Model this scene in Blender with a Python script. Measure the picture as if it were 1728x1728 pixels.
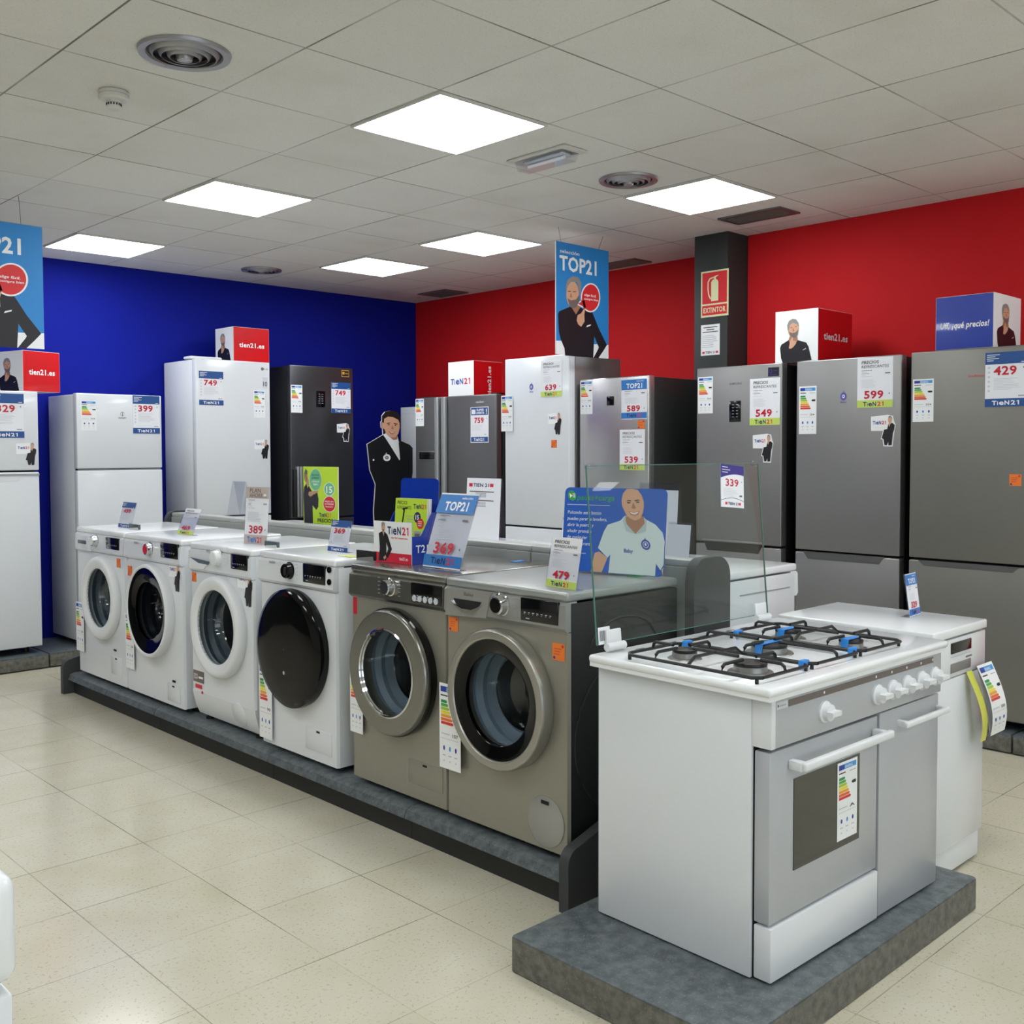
import bpy, bmesh, math, random
from mathutils import Matrix, Vector
from mathutils.geometry import tessellate_polygon
from math import pi, sin, cos, tan, radians, atan2, sqrt
random.seed(21)
S = bpy.context.scene
for o in list(bpy.data.objects): bpy.data.objects.remove(o)
COL = S.collection

# ------------------------------------------------------------------ camera
H = 2.839            # ceiling height
F, CX, CY = 1746.3, 878.35, 828.05
yaw, pit, rol = .8007, .0394, -.0019
f = Vector((cos(yaw)*cos(pit), sin(yaw)*cos(pit), -sin(pit)))
r = Vector((sin(yaw), -cos(yaw), 0)); u = r.cross(f)
r, u = cos(rol)*r + sin(rol)*u, -sin(rol)*r + cos(rol)*u
cd = bpy.data.cameras.new('camera'); cam = bpy.data.objects.new('camera', cd); COL.objects.link(cam)
m = Matrix((r, u, -f)).transposed().to_4x4(); m.translation = (0, 0, 1.45); cam.matrix_world = m
cd.sensor_width = 36; cd.lens = F/1728*36; cd.clip_start = .02
cd.shift_x = -(CX-864)/1728; cd.shift_y = (CY-864)/1728
S.camera = cam
# ------------------------------------------------------------------ world, exposure
w = bpy.data.worlds.new('world'); S.world = w; w.use_nodes = True
w.node_tree.nodes['Background'].inputs[0].default_value = (.8, .85, 1, 1)
w.node_tree.nodes['Background'].inputs[1].default_value = .15
vs = S.view_settings; vs.view_transform = 'Standard'; vs.look = 'None'; vs.gamma = 1; vs.exposure = 0.12; vs.use_curve_mapping = False
LAMP = 13.5
ld = bpy.data.lights.new('cool_fill', 'AREA'); ld.shape = 'RECTANGLE'; ld.size = 7; ld.size_y = 2.1; ld.energy = 85; ld.color = (.80, .90, 1)
lo_ = bpy.data.objects.new('cool_fill', ld); COL.objects.link(lo_); lo_.location = (.8, -4.5, 1.35); lo_.rotation_euler = (radians(90), 0, 0)   # cool fill light added behind the camera, as if from a shop window

# ------------------------------------------------------------------ materials
def lin(c):
    if isinstance(c, str):
        c = c.lstrip('#'); c = [int(c[i:i+2], 16)/255 for i in (0, 2, 4)]
    return [x/12.92 if x <= .04045 else ((x+.055)/1.055)**2.4 for x in c]
MATS = {}
def mat(name, col, rough=.5, metal=0, var=.04, scale=30, bump=0, coat=0, spec=.5, aniso=None):
    if name in MATS: return MATS[name]
    m = bpy.data.materials.new(name); m.use_nodes = True; nt = m.node_tree; N = nt.nodes; L = nt.links
    b = N['Principled BSDF']; c = lin(col)
    b.inputs['Roughness'].default_value = rough; b.inputs['Metallic'].default_value = metal
    b.inputs['Coat Weight'].default_value = coat; b.inputs['Specular IOR Level'].default_value = spec
    tc = N.new('ShaderNodeTexCoord'); mp = N.new('ShaderNodeMapping'); nz = N.new('ShaderNodeTexNoise')
    nz.inputs['Scale'].default_value = scale; nz.inputs['Detail'].default_value = 3
    if aniso: mp.inputs['Scale'].default_value = aniso
    L.new(tc.outputs['Object'], mp.inputs[0]); L.new(mp.outputs[0], nz.inputs[0])
    mx = N.new('ShaderNodeMix'); mx.data_type = 'RGBA'
    mx.inputs[6].default_value = (*[x*(1-var) for x in c], 1); mx.inputs[7].default_value = (*[min(1, x*(1+var)) for x in c], 1)
    L.new(nz.outputs[0], mx.inputs[0]); L.new(mx.outputs[2], b.inputs['Base Color'])
    if bump:
        bp = N.new('ShaderNodeBump'); bp.inputs['Strength'].default_value = bump; bp.inputs['Distance'].default_value = .002
        L.new(nz.outputs[0], bp.inputs['Height']); L.new(bp.outputs[0], b.inputs['Normal'])
    MATS[name] = m; return m
def emis(name, col, s):
    m = bpy.data.materials.new(name); m.use_nodes = True; b = m.node_tree.nodes['Principled BSDF']
    b.inputs['Base Color'].default_value = (.8, .8, .8, 1)
    b.inputs['Emission Color'].default_value = (*col, 1); b.inputs['Emission Strength'].default_value = s
    MATS[name] = m; return m
def clear(name, tint, gloss=.08, rough=.02):
    m = bpy.data.materials.new(name); m.use_nodes = True; nt = m.node_tree; N = nt.nodes; L = nt.links
    N.remove(N['Principled BSDF']); out = N['Material Output']
    t = N.new('ShaderNodeBsdfTransparent'); t.inputs[0].default_value = (*tint, 1)
    g = N.new('ShaderNodeBsdfGlossy'); g.inputs['Roughness'].default_value = rough
    fr = N.new('ShaderNodeLayerWeight'); fr.inputs['Blend'].default_value = .5; pw = N.new('ShaderNodeMath'); pw.operation = 'POWER'; pw.inputs[1].default_value = 4
    L.new(fr.outputs['Facing'], pw.inputs[0])
    ad = N.new('ShaderNodeMath'); ad.operation = 'MULTIPLY_ADD'; ad.inputs[1].default_value = .6; ad.inputs[2].default_value = gloss; ad.use_clamp = True
    L.new(pw.outputs[0], ad.inputs[0])
    mx = N.new('ShaderNodeMixShader'); L.new(ad.outputs[0], mx.inputs[0]); L.new(t.outputs[0], mx.inputs[1]); L.new(g.outputs[0], mx.inputs[2])
    L.new(mx.outputs[0], out.inputs[0]); MATS[name] = m; return m

def node_mat(name):
    m = bpy.data.materials.new(name); m.use_nodes = True; MATS[name] = m
    return m, m.node_tree.nodes, m.node_tree.links, m.node_tree.nodes['Principled BSDF']
def grid_factor(N, L, pos, sx, ox, oy, wid, breakup):
    """1 on the joints of a square grid of pitch sx through (ox, oy)"""
    sp = N.new('ShaderNodeSeparateXYZ'); L.new(pos, sp.inputs[0]); outs = []
    for k, o in ((0, ox), (1, oy)):
        a = N.new('ShaderNodeMath'); a.operation = 'SUBTRACT'; L.new(sp.outputs[k], a.inputs[0]); a.inputs[1].default_value = o
        b = N.new('ShaderNodeMath'); b.operation = 'PINGPONG'; L.new(a.outputs[0], b.inputs[0]); b.inputs[1].default_value = sx/2
        c = N.new('ShaderNodeMapRange'); L.new(b.outputs[0], c.inputs[0])
        c.inputs[1].default_value = wid*.4; c.inputs[2].default_value = wid; c.inputs[3].default_value = 1; c.inputs[4].default_value = 0
        nz = N.new('ShaderNodeTexNoise'); mp = N.new('ShaderNodeMapping'); L.new(pos, mp.inputs[0]); L.new(mp.outputs[0], nz.inputs[0])
        mp.inputs['Location'].default_value = (k*7.3, k*3.1, 0); nz.inputs['Scale'].default_value = 1.6; nz.inputs['Detail'].default_value = 4
        e = N.new('ShaderNodeMapRange'); L.new(nz.outputs[0], e.inputs[0]); e.inputs[1].default_value = .38; e.inputs[2].default_value = .62
        e.inputs[3].default_value = 1-breakup; e.inputs[4].default_value = 1
        d = N.new('ShaderNodeMath'); d.operation = 'MULTIPLY'; L.new(c.outputs[0], d.inputs[0]); L.new(e.outputs[0], d.inputs[1]); outs.append(d)
    mxx = N.new('ShaderNodeMath'); mxx.operation = 'MAXIMUM'; L.new(outs[0].outputs[0], mxx.inputs[0]); L.new(outs[1].outputs[0], mxx.inputs[1])
    return mxx.outputs[0]
def tile_random(N, L, pos, sx, ox, oy):
    v = N.new('ShaderNodeVectorMath'); v.operation = 'SUBTRACT'; L.new(pos, v.inputs[0]); v.inputs[1].default_value = (ox, oy, -50)
    s = N.new('ShaderNodeVectorMath'); s.operation = 'SCALE'; L.new(v.outputs[0], s.inputs[0]); s.inputs[3].default_value = 1/sx
    fl = N.new('ShaderNodeVectorMath'); fl.operation = 'FLOOR'; L.new(s.outputs[0], fl.inputs[0])
    wn = N.new('ShaderNodeTexWhiteNoise'); wn.noise_dimensions = '3D'; L.new(fl.outputs[0], wn.inputs['Vector'])
    return wn.outputs['Value']
def mixc(N, L, fac, a, b):
    x = N.new('ShaderNodeMix'); x.data_type = 'RGBA'
    for i, q in ((0, fac), (6, a), (7, b)):
        if hasattr(q, 'links') or hasattr(q, 'is_linked'): L.new(q, x.inputs[i])
        elif i == 0: x.inputs[0].default_value = q
        else: x.inputs[i].default_value = (*q, 1)
    return x.outputs[2]
# floor: beige terrazzo tiles, polished
m, N, L, B = node_mat('terrazzo_floor')
tc = N.new('ShaderNodeTexCoord'); pos = tc.outputs['Object']
def noise(scale, det=3):
    n = N.new('ShaderNodeTexNoise'); n.inputs['Scale'].default_value = scale; n.inputs['Detail'].default_value = det; L.new(pos, n.inputs[0]); return n.outputs[0]
def ramp(x, a, b, lo=0, hi=1):
    e = N.new('ShaderNodeMapRange'); L.new(x, e.inputs[0]); e.inputs[1].default_value = a; e.inputs[2].default_value = b
    e.inputs[3].default_value = lo; e.inputs[4].default_value = hi; return e.outputs[0]
c = mixc(N, L, ramp(noise(4), .3, .7), lin('#cdc8b5'), lin('#c4bda5'))
c = mixc(N, L, ramp(tile_random(N, L, pos, .4025, 1.2225, 2.88), 0, 1, 0, .5), c, lin('#d2cdbb'))
c = mixc(N, L, ramp(noise(95, 2), .6, .68, 0, .55), c, lin('#a19779'))
c = mixc(N, L, ramp(noise(150, 2), .68, .73, 0, .6), c, lin('#5a5140'))
c = mixc(N, L, ramp(grid_factor(N, L, pos, .4025, 1.2225, 2.88, .0022, .8), 0, 1, 0, .8), c, lin('#4e483b'))
L.new(c, B.inputs['Base Color']); B.inputs['Roughness'].default_value = .17; B.inputs['Specular IOR Level'].default_value = .5
# ceiling: mineral tiles on a hidden grid
m, N, L, B = node_mat('ceiling_tiles')
tc = N.new('ShaderNodeTexCoord'); pos = tc.outputs['Object']
GX, GY = 2.599, 3.123
c = mixc(N, L, ramp(tile_random(N, L, pos, .6, GX, GY), 0, 1, 0, 1), lin('#dcdbd6'), lin('#e2e1dc'))
c = mixc(N, L, ramp(noise(160, 3), .55, .72, 0, .32), c, lin('#a9a598'))
c = mixc(N, L, ramp(noise(2.3), .5, .8, 0, .25), c, lin('#bcb6a6'))
c = mixc(N, L, ramp(grid_factor(N, L, pos, .6, GX, GY, .0055, .7), 0, 1, 0, .85), c, lin('#4a463e'))
L.new(c, B.inputs['Base Color']); B.inputs['Roughness'].default_value = .9; B.inputs['Specular IOR Level'].default_value = .15
# painted walls
mat('blue_paint', '#03148a', .75, var=.05, scale=6, bump=.1, spec=.2)
mat('red_paint', '#c8161d', .7, var=.05, scale=6, bump=.1, spec=.25)
mat('cream_paint', '#d6d2c8', .8, var=.03, scale=5)
mat('black_paint', '#2a2d2d', .55, var=.08, scale=8)
# grey laminate of platforms, mottled
def laminate(name, a, b, d, rough):
    m, N_, L_, B_ = node_mat(name); tc = N_.new('ShaderNodeTexCoord')
    def nn(s, dt):
        n = N_.new('ShaderNodeTexNoise'); n.inputs['Scale'].default_value = s; n.inputs['Detail'].default_value = dt; L_.new(tc.outputs['Object'], n.inputs[0]); return n.outputs[0]
    def rr(x, p, q, lo, hi):
        e = N_.new('ShaderNodeMapRange'); L_.new(x, e.inputs[0]); e.inputs[1].default_value = p; e.inputs[2].default_value = q; e.inputs[3].default_value = lo; e.inputs[4].default_value = hi; return e.outputs[0]
    c = mixc(N_, L_, rr(nn(35, 6), .35, .65, 0, 1), lin(a), lin(b)); c = mixc(N_, L_, rr(nn(160, 3), .6, .75, 0, .7), c, lin(d))
    L_.new(c, B_.inputs['Base Color']); B_.inputs['Roughness'].default_value = rough
laminate('slate_laminate', '#4c5356', '#6a7174', '#9aa1a3', .32)
laminate('platform_edge', '#53524d', '#737169', '#98958a', .6)
W = mat('white_enamel', '#dcdfe3', .22, var=.012, coat=.3)
W2 = mat('white_plastic', '#dfe1e3', .38, var=.015)
mat('lid_white', '#e6e8ea', .18, var=.01, coat=.3)
mat('grey_seam', '#9a9ea2', .6); mat('black_gap', '#0b0c0d', .8)
mat('matte_black', '#131416', .55); mat('gloss_black', '#060607', .07, spec=.28)
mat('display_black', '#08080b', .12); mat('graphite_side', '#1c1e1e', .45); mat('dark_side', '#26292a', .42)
mat('inox', '#989797', .38, metal=.75, var=.04, scale=8, aniso=(1, 1, 40))
mat('inox_dark', '#6f6f70', .38, metal=.65, var=.05, scale=8, aniso=(1, 1, 40))
mat('inox_warm', '#85837e', .4, metal=.6, var=.04, scale=8)
mat('inox_bright', '#c4c2c2', .27, metal=.85, var=.05, scale=8, aniso=(1, 1, 40))
mat('black_steel', '#55565a', .27, metal=.75, var=.05, scale=8, aniso=(1, 1, 40))
mat('washer_silver', '#98958a', .36, metal=.45, var=.03, scale=20)
mat('washer_silver_panel', '#a5a5a2', .33, metal=.5, var=.03, scale=20)
mat('washer_top_grey', '#a0a3a1', .3, metal=.4, var=.03)
mat('ring_silver', '#a5a39b', .3, metal=.7); mat('chrome', '#c9cbce', .08, metal=1)
mat('ring_grey', '#8b8a84', .22, metal=.8)
mat('drum_steel', '#8f979d', .22, metal=.9, var=.1, scale=60); mat('gasket', '#5a6670', .35); mat('gasket_light', '#8d9ba8', .3)
mat('handle_grey', '#a6a8aa', .3, metal=.6); mat('grey_board', '#8f928e', .5, var=.05, scale=15); mat('grey_board_top', '#a7a9a5', .4)
mat('charcoal_board', '#3a3c3e', .6, var=.08, scale=40); mat('kick_black', '#1f1f20', .55, var=.1, scale=8)
mat('cooker_panel', '#b9bcc2', .3, metal=.3, var=.02); mat('oven_glass', '#2c2f2c', .08, coat=.5)
mat('grate_black', '#101011', .45); mat('burner_cap', '#151416', .3); mat('burner_alu', '#9a9a97', .35, metal=.8)
mat('blue_tape', '#2f86d8', .4); mat('cardboard_white', '#e4e2e0', .5); mat('gloss_red', '#d3141c', .25, coat=.3); mat('gloss_blue', '#1237a6', .18, coat=.5)
mat('vent_grey', '#9d9ca0', .35, metal=.5); mat('grille_grey', '#6f6c66', .6); mat('detector_white', '#cfcdc8', .45)
mat('cord', '#44464a', .6)
emis('lamp_diffuser', (.93, .975, 1), LAMP)
clear('clear_glass', (.94, .97, .96), .022, .015); clear('acrylic', (.93, .94, .97), .05, .05); clear('bowl_glass', (.72, .76, .78), .07, .02); clear('smoked_glass', (.25, .26, .28), .06, .02)
# print inks
for n_, c_ in dict(ink_white='#eeeff0', ink_paper='#e9eaef', ink_red='#c4122f', ink_blue='#1c4e8f', ink_navy='#1d2c5c', ink_top='#2f79c4', ink_poster='#2484cc',
                   ink_lime='#c3d968', ink_black='#15161a', ink_grey='#a7abb5', ink_lightgrey='#c9ccd4', ink_logo_blue='#2b3f93', ink_logo_red='#dc2740', ink_beige='#bdb0aa', ink_brown='#6c625e',
                   ink_orange='#ec7a2c', ink_orange_dark='#c0402a', ink_skin='#d2a183', ink_skin_dark='#a8765c', ink_hair='#8d8b89', ink_beard='#6f6a66', ink_suit='#17151d', ink_suit_light='#2c2b36',
                   ink_bubble='#d92a2f', ink_eu='#1e3a9a', ink_sky='#3d93d6', ink_g1='#1f8a4a', ink_g2='#4aa544', ink_g3='#a9c63a', ink_g4='#f2dc2e', ink_g5='#f0a329', ink_g6='#e8682a', ink_g7='#d8322b',
                   ink_glow='#d9dcae', ink_signred='#cf1f26', ink_polo='#cfdadb', ink_polo_shade='#b3c0c4', ink_polo_blue='#2b49a8', ink_pausa='#1257b8', ink_green='#33a045', ink_purple='#3a2f86',
                   ink_posterlime='#bfe03c', ink_mint='#6fb98a', ink_sand='#b98d73', ink_darkhair='#1d1714', ink_lip='#a5534c', ink_teeth='#e4dcd4', ink_violet='#5a57a5', ink_gold='#c8963c', ink_yellow='#cfd056').items():
    mat(n_, c_, .42, var=.015)

# ------------------------------------------------------------------ mesh builder
_glyph = {}
def glyphs(s, bold):
    k = (s, bold)
    if k in _glyph: return _glyph[k]
    cu = bpy.data.curves.new('t', 'FONT'); cu.body = s; cu.size = 1; cu.offset = {0: 0, 1: .012, 2: .028}[bold]; cu.resolution_u = 2
    if bold == 2: cu.space_character = 1.06
    ob = bpy.data.objects.new('t', cu); COL.objects.link(ob); bpy.context.view_layer.update()
    me = bpy.data.meshes.new_from_object(ob.evaluated_get(bpy.context.evaluated_depsgraph_get()))
    V = [(v.co.x, v.co.y) for v in me.vertices]; P = [tuple(p.vertices) for p in me.polygons]
    bpy.data.objects.remove(ob); bpy.data.curves.remove(cu); bpy.data.meshes.remove(me)
    if '1' in s and s != '1':
        w1 = max(a for a, b in glyphs('1', bold)[0])-min(a for a, b in glyphs('1', bold)[0]); V = list(V); P = list(P)
        for i, ch in enumerate(s):
            if ch == '1':
                xr = max(a for a, b in glyphs(s[:i+1], bold)[0]) if i < len(s)-1 else max(a for a, b in V)
                flag(V, P, xr-w1, w1)
    elif s == '1' and V: V = list(V); P = list(P); xs = [a for a, b in V]; k1 = len(V); flag(V, P, min(xs), max(xs)-min(xs)); 
    _glyph[k] = (V, P); return V, P
def flag(V, P, xl, w1):
    t = max(b for a, b in V if a > xl-.01 and a < xl+w1+.01); n = len(V); g = .17; th = .11
    if w1 > .25: return
    V += [(xl+w1*.4, t), (xl-g, t-.12), (xl-g, t-.12-th), (xl+w1*.4, t-th*1.1)]; P.append((n, n+1, n+2, n+3))
class MB:
    def __init__(s): s.v = []; s.f = []; s.m = []; s.mats = []; s.fr = None; s.flat = set()
    def mi(s, m):
        m = MATS[m] if isinstance(m, str) else m
        if m not in s.mats: s.mats.append(m)
        return s.mats.index(m)
    def face(s, pts, m):
        b = len(s.v); s.v += [tuple(p) for p in pts]; s.f.append(tuple(range(b, b+len(pts)))); s.m.append(s.mi(m))
    def bm(s, bm, m):
        b = len(s.v); i = s.mi(m); bm.verts.index_update(); s.v += [tuple(v.co) for v in bm.verts]
        for q in bm.faces: s.f.append(tuple(b+v.index for v in q.verts)); s.m.append(i)
        bm.free()
    def box(s, x0, x1, y0, y1, z0, z1, m, bev=0, seg=2):
        bm = bmesh.new(); bmesh.ops.create_cube(bm, size=1)
        for v in bm.verts: v.co = ((x0+x1)/2+v.co.x*(x1-x0), (y0+y1)/2+v.co.y*(y1-y0), (z0+z1)/2+v.co.z*(z1-z0))
        if bev: bmesh.ops.bevel(bm, geom=bm.edges[:], offset=min(bev, (x1-x0)*.45, (y1-y0)*.45, (z1-z0)*.45), segments=seg, profile=.5, affect='EDGES')
        s.bm(bm, m); return s
    def lathe(s, c, axis, prof, m, n=40, close=True):
        """prof: (radius, offset along axis) ; axis 'x','y','z' """
        b = len(s.v); i = s.mi(m)
        for (rr, d) in prof:
            for k in range(n):
                a = 2*pi*k/n; p, q = rr*cos(a), rr*sin(a)
                s.v.append({'y': (c[0]+p, c[1]+d, c[2]+q), 'z': (c[0]+p, c[1]+q, c[2]+d), 'x': (c[0]+d, c[1]+p, c[2]+q)}[axis])
        for j in range(len(prof)-1):
            for k in range(n):
                k2 = (k+1) % n; s.f.append((b+j*n+k, b+j*n+k2, b+(j+1)*n+k2, b+(j+1)*n+k)); s.m.append(i)
        if close:
            for j in (0, len(prof)-1):
                if prof[j][0] > 1e-5: s.f.append(tuple(b+j*n+k for k in range(n))); s.m.append(i)
        return s
    def tube(s, pts, rad, m, n=8):
        pts = [Vector(p) for p in pts]; b0 = len(s.v); i = s.mi(m); up = Vector((0, 0, 1)); k = 0
        for j, p in enumerate(pts):
            t = (pts[min(j+1, len(pts)-1)]-pts[max(j-1, 0)]).normalized()
            a = t.cross(up if abs(t.z) < .95 else Vector((1, 0, 0))).normalized(); b = t.cross(a)
            for q in range(n): s.v.append(tuple(p+rad*(cos(2*pi*q/n)*a+sin(2*pi*q/n)*b)))
        for j in range(len(pts)-1):
            for q in range(n):
                q2 = (q+1) % n; s.f.append((b0+j*n+q, b0+j*n+q2, b0+(j+1)*n+q2, b0+(j+1)*n+q)); s.m.append(i)
        for j in (0, len(pts)-1): s.f.append(tuple(b0+j*n+q for q in range(n))); s.m.append(i)
        return s
    def prism(s, pts, plane, d0, d1, m):
        """pts 2D in plane 'xz' (extruded in y), 'xy' (in z) or 'yz' (in x)"""
        g = {'xz': lambda a, b, d: (a, d, b), 'xy': lambda a, b, d: (a, b, d), 'yz': lambda a, b, d: (d, a, b)}[plane]
        n = len(pts); b = len(s.v); i = s.mi(m)
        s.v += [g(*p, d0) for p in pts]+[g(*p, d1) for p in pts]
        s.f.append(tuple(range(b, b+n))); s.f.append(tuple(range(b+n, b+2*n))); s.m += [i, i]
        for k in range(n): s.f.append((b+k, b+(k+1) % n, b+n+(k+1) % n, b+n+k)); s.m.append(i)
        return s
    def plate(s, x0, x1, z0, z1, cx, cz, rr, y, m, n=48):
        """flat front plate with a round hole"""
        i = s.mi(m); b = len(s.v)
        for k in range(n):
            a = 2*pi*(k+.5)/n; c_, s_ = cos(a), sin(a)
            t = min((x1-cx)/c_ if c_ > 1e-6 else 9e9, (x0-cx)/c_ if c_ < -1e-6 else 9e9, (z1-cz)/s_ if s_ > 1e-6 else 9e9, (z0-cz)/s_ if s_ < -1e-6 else 9e9)
            s.v.append((cx+rr*c_, y, cz+rr*s_)); s.v.append((cx+t*c_, y, cz+t*s_))
        for k in range(n):
            k2 = (k+1) % n; s.f.append((b+2*k, b+2*k+1, b+2*k2+1, b+2*k2)); s.m.append(i)
        for (X, Z) in ((x0, z0), (x1, z0), (x1, z1), (x0, z1)):   # fill the corners
            an = [(atan2(s.v[b+2*k+1][2]-cz, s.v[b+2*k+1][0]-cx)) for k in range(n)]; ac = atan2(Z-cz, X-cx)
            k = min(range(n), key=lambda q: ((ac-an[q]) % (2*pi))); k2 = (k+1) % n
            s.v.append((X, y, Z)); s.f.append((b+2*k+1, len(s.v)-1, b+2*k2+1)); s.m.append(i)
        return s
    # ---- flat artwork on a frame (origin, u, v, n)
    def frame(s, o=(0, 0, 0), u=(1, 0, 0), v=(0, 0, 1), n=(0, -1, 0), base=.0006):
        s.fr = (Vector(o), Vector(u), Vector(v), Vector(n), base); s.map = None; return s
    def P(s, a, b, lay):
        if s.map: a, b = s.map(a, b)
        o, U, V, n, base = s.fr; return o+U*a+V*b+n*(base+lay*.0004)
    def poly(s, pts, m, lay=1):
        i = s.mi(m); b0 = len(s.v); s.v += [tuple(s.P(a, b, lay)) for a, b in pts]
        for q in tessellate_polygon([[Vector((a, b, 0)) for a, b in pts]]): s.f.append(tuple(b0+k for k in q)); s.m.append(i)
        return s
    def rect(s, x0, y0, x1, y1, m, lay=1): s.face([s.P(x0, y0, lay), s.P(x1, y0, lay), s.P(x1, y1, lay), s.P(x0, y1, lay)], m); return s
    def ell(s, cx, cy, rx, ry, m, lay=1, n=28, a0=0, a1=2*pi):
        s.face([s.P(cx+rx*cos(a0+(a1-a0)*k/n), cy+ry*sin(a0+(a1-a0)*k/n), lay) for k in range(n if a1-a0 > 6.28 else n+1)], m); return s
    def text(s, t, x, y, h, m, lay=2, w=None, al='l', bold=1, shear=0, rot=0):
        V, P = glyphs(t, bold)
        if not V: return s
        xs = [a for a, b in V]; x0, x1 = min(xs), max(xs); sc = h/.70; sx = sc if w is None else w/(x1-x0)
        W_ = (x1-x0)*sx; dx = {'l': 0, 'c': -W_/2, 'r': -W_}[al]; b0 = len(s.v); i = s.mi(m)
        for a, b in V:
            p, q = (a-x0)*sx+dx+shear*b*sc, b*sc
            p, q = p*cos(rot)-q*sin(rot), p*sin(rot)+q*cos(rot); s.v.append(tuple(s.P(x+p, y+q, lay)))
        for q in P: s.f.append(tuple(b0+k for k in q)); s.m.append(i)
        return s
    def build(s, name, parent=None, kind=None, loc=None):
        me = bpy.data.meshes.new(name); me.from_pydata(s.v, [], s.f)
        for mm in s.mats: me.materials.append(mm)
        me.polygons.foreach_set('material_index', s.m)
        bm = bmesh.new(); bm.from_mesh(me); bmesh.ops.remove_doubles(bm, verts=bm.verts, dist=1e-5)
        if s.fr is None: bmesh.ops.recalc_face_normals(bm, faces=bm.faces)
        bm.to_mesh(me); bm.free()
        me.polygons.foreach_set('use_smooth', [True]*len(me.polygons)); me.set_sharp_from_angle(angle=radians(38)); me.update()
        o = bpy.data.objects.new(name, me); COL.objects.link(o)
        if parent: o.parent = parent
        if kind: o['kind'] = kind
        if loc: o.location = loc
        return o
def thing(name, label, cat, loc=(0, 0, 0), rz=0, group=None):
    o = bpy.data.objects.new(name, None); COL.objects.link(o); o.location = loc; o.rotation_euler = (0, 0, rz); o.empty_display_size = .1
    o['label'] = label; o['category'] = cat
    if group: o['group'] = group
    return o
def tag(o, label, cat, group=None):
    o['label'] = label; o['category'] = cat
    if group: o['group'] = group
    return o
def wall(*a): b = MB(); b.box(*a); return b
RX = -pi/2       # things whose front faces -X

# ------------------------------------------------------------------ the room
XL, YF, YB, XR1, XR2 = -3.6, -4.6, 7.76, 6.15, 5.79
MB().box(XL, 6.5, YF, 8, -.1, 0, 'terrazzo_floor').build('floor', kind='structure')
MB().box(XL, 6.5, YF, 8, H, H+.1, 'ceiling_tiles').build('ceiling', kind='structure')
o = MB(); o.box(1.0, 6.5, YB, YB+.15, 0, H, 'blue_paint'); o.box(XL, .999, YB, YB+.15, 0, H, 'charcoal_board'); o.box(-.6, .3, YB-.03, YB, 1.9, 2.5, 'red_paint'); o.build('wall_back', kind='structure')
o = MB(); o.box(XR1, 6.4, 3.84, YB, 0, H, 'red_paint'); o.box(XR2, 6.4, 1.2, 3.84, 0, H, 'red_paint'); o.box(XR2, 6.4, YF, 1.199, 0, H, 'cream_paint'); o.build('wall_right', kind='structure')
MB().box(XL-.15, XL, YF, 8, 0, H, 'cream_paint').build('wall_left', kind='structure')
MB().box(XL, 6.5, YF-.15, YF, 0, H, 'cream_paint').build('wall_front', kind='structure')
o = MB(); o.box(-2.7, 4.3, YF+.001, YF+.03, .3, 2.4, 'ink_lightgrey')  # unseen shop window, added to go with the fill light
for q in (-2.75, -.4, 1.95, 4.3): o.box(q, q+.05, YF+.001, YF+.06, .25, 2.45, 'inox')
for q in (.25, 2.4): o.box(-2.75, 4.35, YF+.001, YF+.06, q, q+.05, 'inox')
o.build('added_window_1', kind='structure')
MB().box(5.57, 6.15, 3.845, 4.105, 0, H, 'black_paint', .004).build('wall_pillar', kind='structure')

# ------------------------------------------------------------------ ceiling fittings
def lamp(i, j, label, group=None):
    x, y = GX+.6*i+.3, GY+.6*j+.3
    t = thing('ceiling_light', label, 'ceiling light', (x, y, H), 0, group)
    b = MB(); a, c_ = .298, .288
    for q in ((-a, a, -a, -c_), (-a, a, c_, a), (-a, -c_, -c_, c_), (c_, a, -c_, c_)): b.box(*q, -.012, -.001, 'detector_white')
    b.build('frame', t); MB().box(-c_, c_, -c_, c_, -.009, -.002, 'lamp_diffuser').build('diffuser', t)
lamp(0, 0, 'large square lit ceiling panel in front, nearest of those in view')
lamp(0, 3, 'square lit ceiling panel left of centre, between the nearest one and the blue wall')
lamp(0, 6, 'square lit ceiling panel close to the blue wall, leftmost in the photo')
lamp(3, 0, 'square lit ceiling panel just left of the slotted grille near the black pillar')
lamp(3, 3, 'square lit ceiling panel left of the hanging poster with the grey-haired man')
lamp(3, 5, 'farthest square lit ceiling panel, near the corner of blue and red walls')
for i, j in ((-4, 0), (-4, 3), (-4, 6), (-7, 0), (-7, 3), (0, -4), (-3, -4), (-6, -4), (3, -5), (0, -8), (3, -9), (-4, -8)):
    lamp(i, j, 'square lit ceiling panel out of view behind the camera', 'ceiling panels behind the camera')
def round_vent(x, y, rr, label):
    t = thing('ceiling_vent', label, 'ceiling vent', (x, y, H)); 
    MB().lathe((0, 0, 0), 'z', [(rr*1.02, -.001), (rr, -.012), (rr*.84, -.01), (rr*.82, -.002)], 'vent_grey', 48, False).build('rim', t)
    MB().lathe((0, 0, 0), 'z', [(rr*.83, -.0015), (.001, -.0015)], 'matte_black', 40, False).build('backing', t)
    for k, q in enumerate((.74, .56, .38)):
        MB().lathe((0, 0, 0), 'z', [(rr*(q+.02), -.003), (rr*(q-.01), -.012-.003*k), (rr*(q-.06), -.018-.003*k), (rr*(q-.065), -.016-.003*k)], 'vent_grey', 40, False).build('ring', t)
    MB().lathe((0, 0, 0), 'z', [(rr*.2, -.01), (rr*.16, -.03), (.001, -.034)], 'vent_grey', 30, False).build('cone', t)
round_vent(1.715, 3.448, .155, 'large round ceiling vent with nested rings, nearest the camera at upper left')
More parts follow.
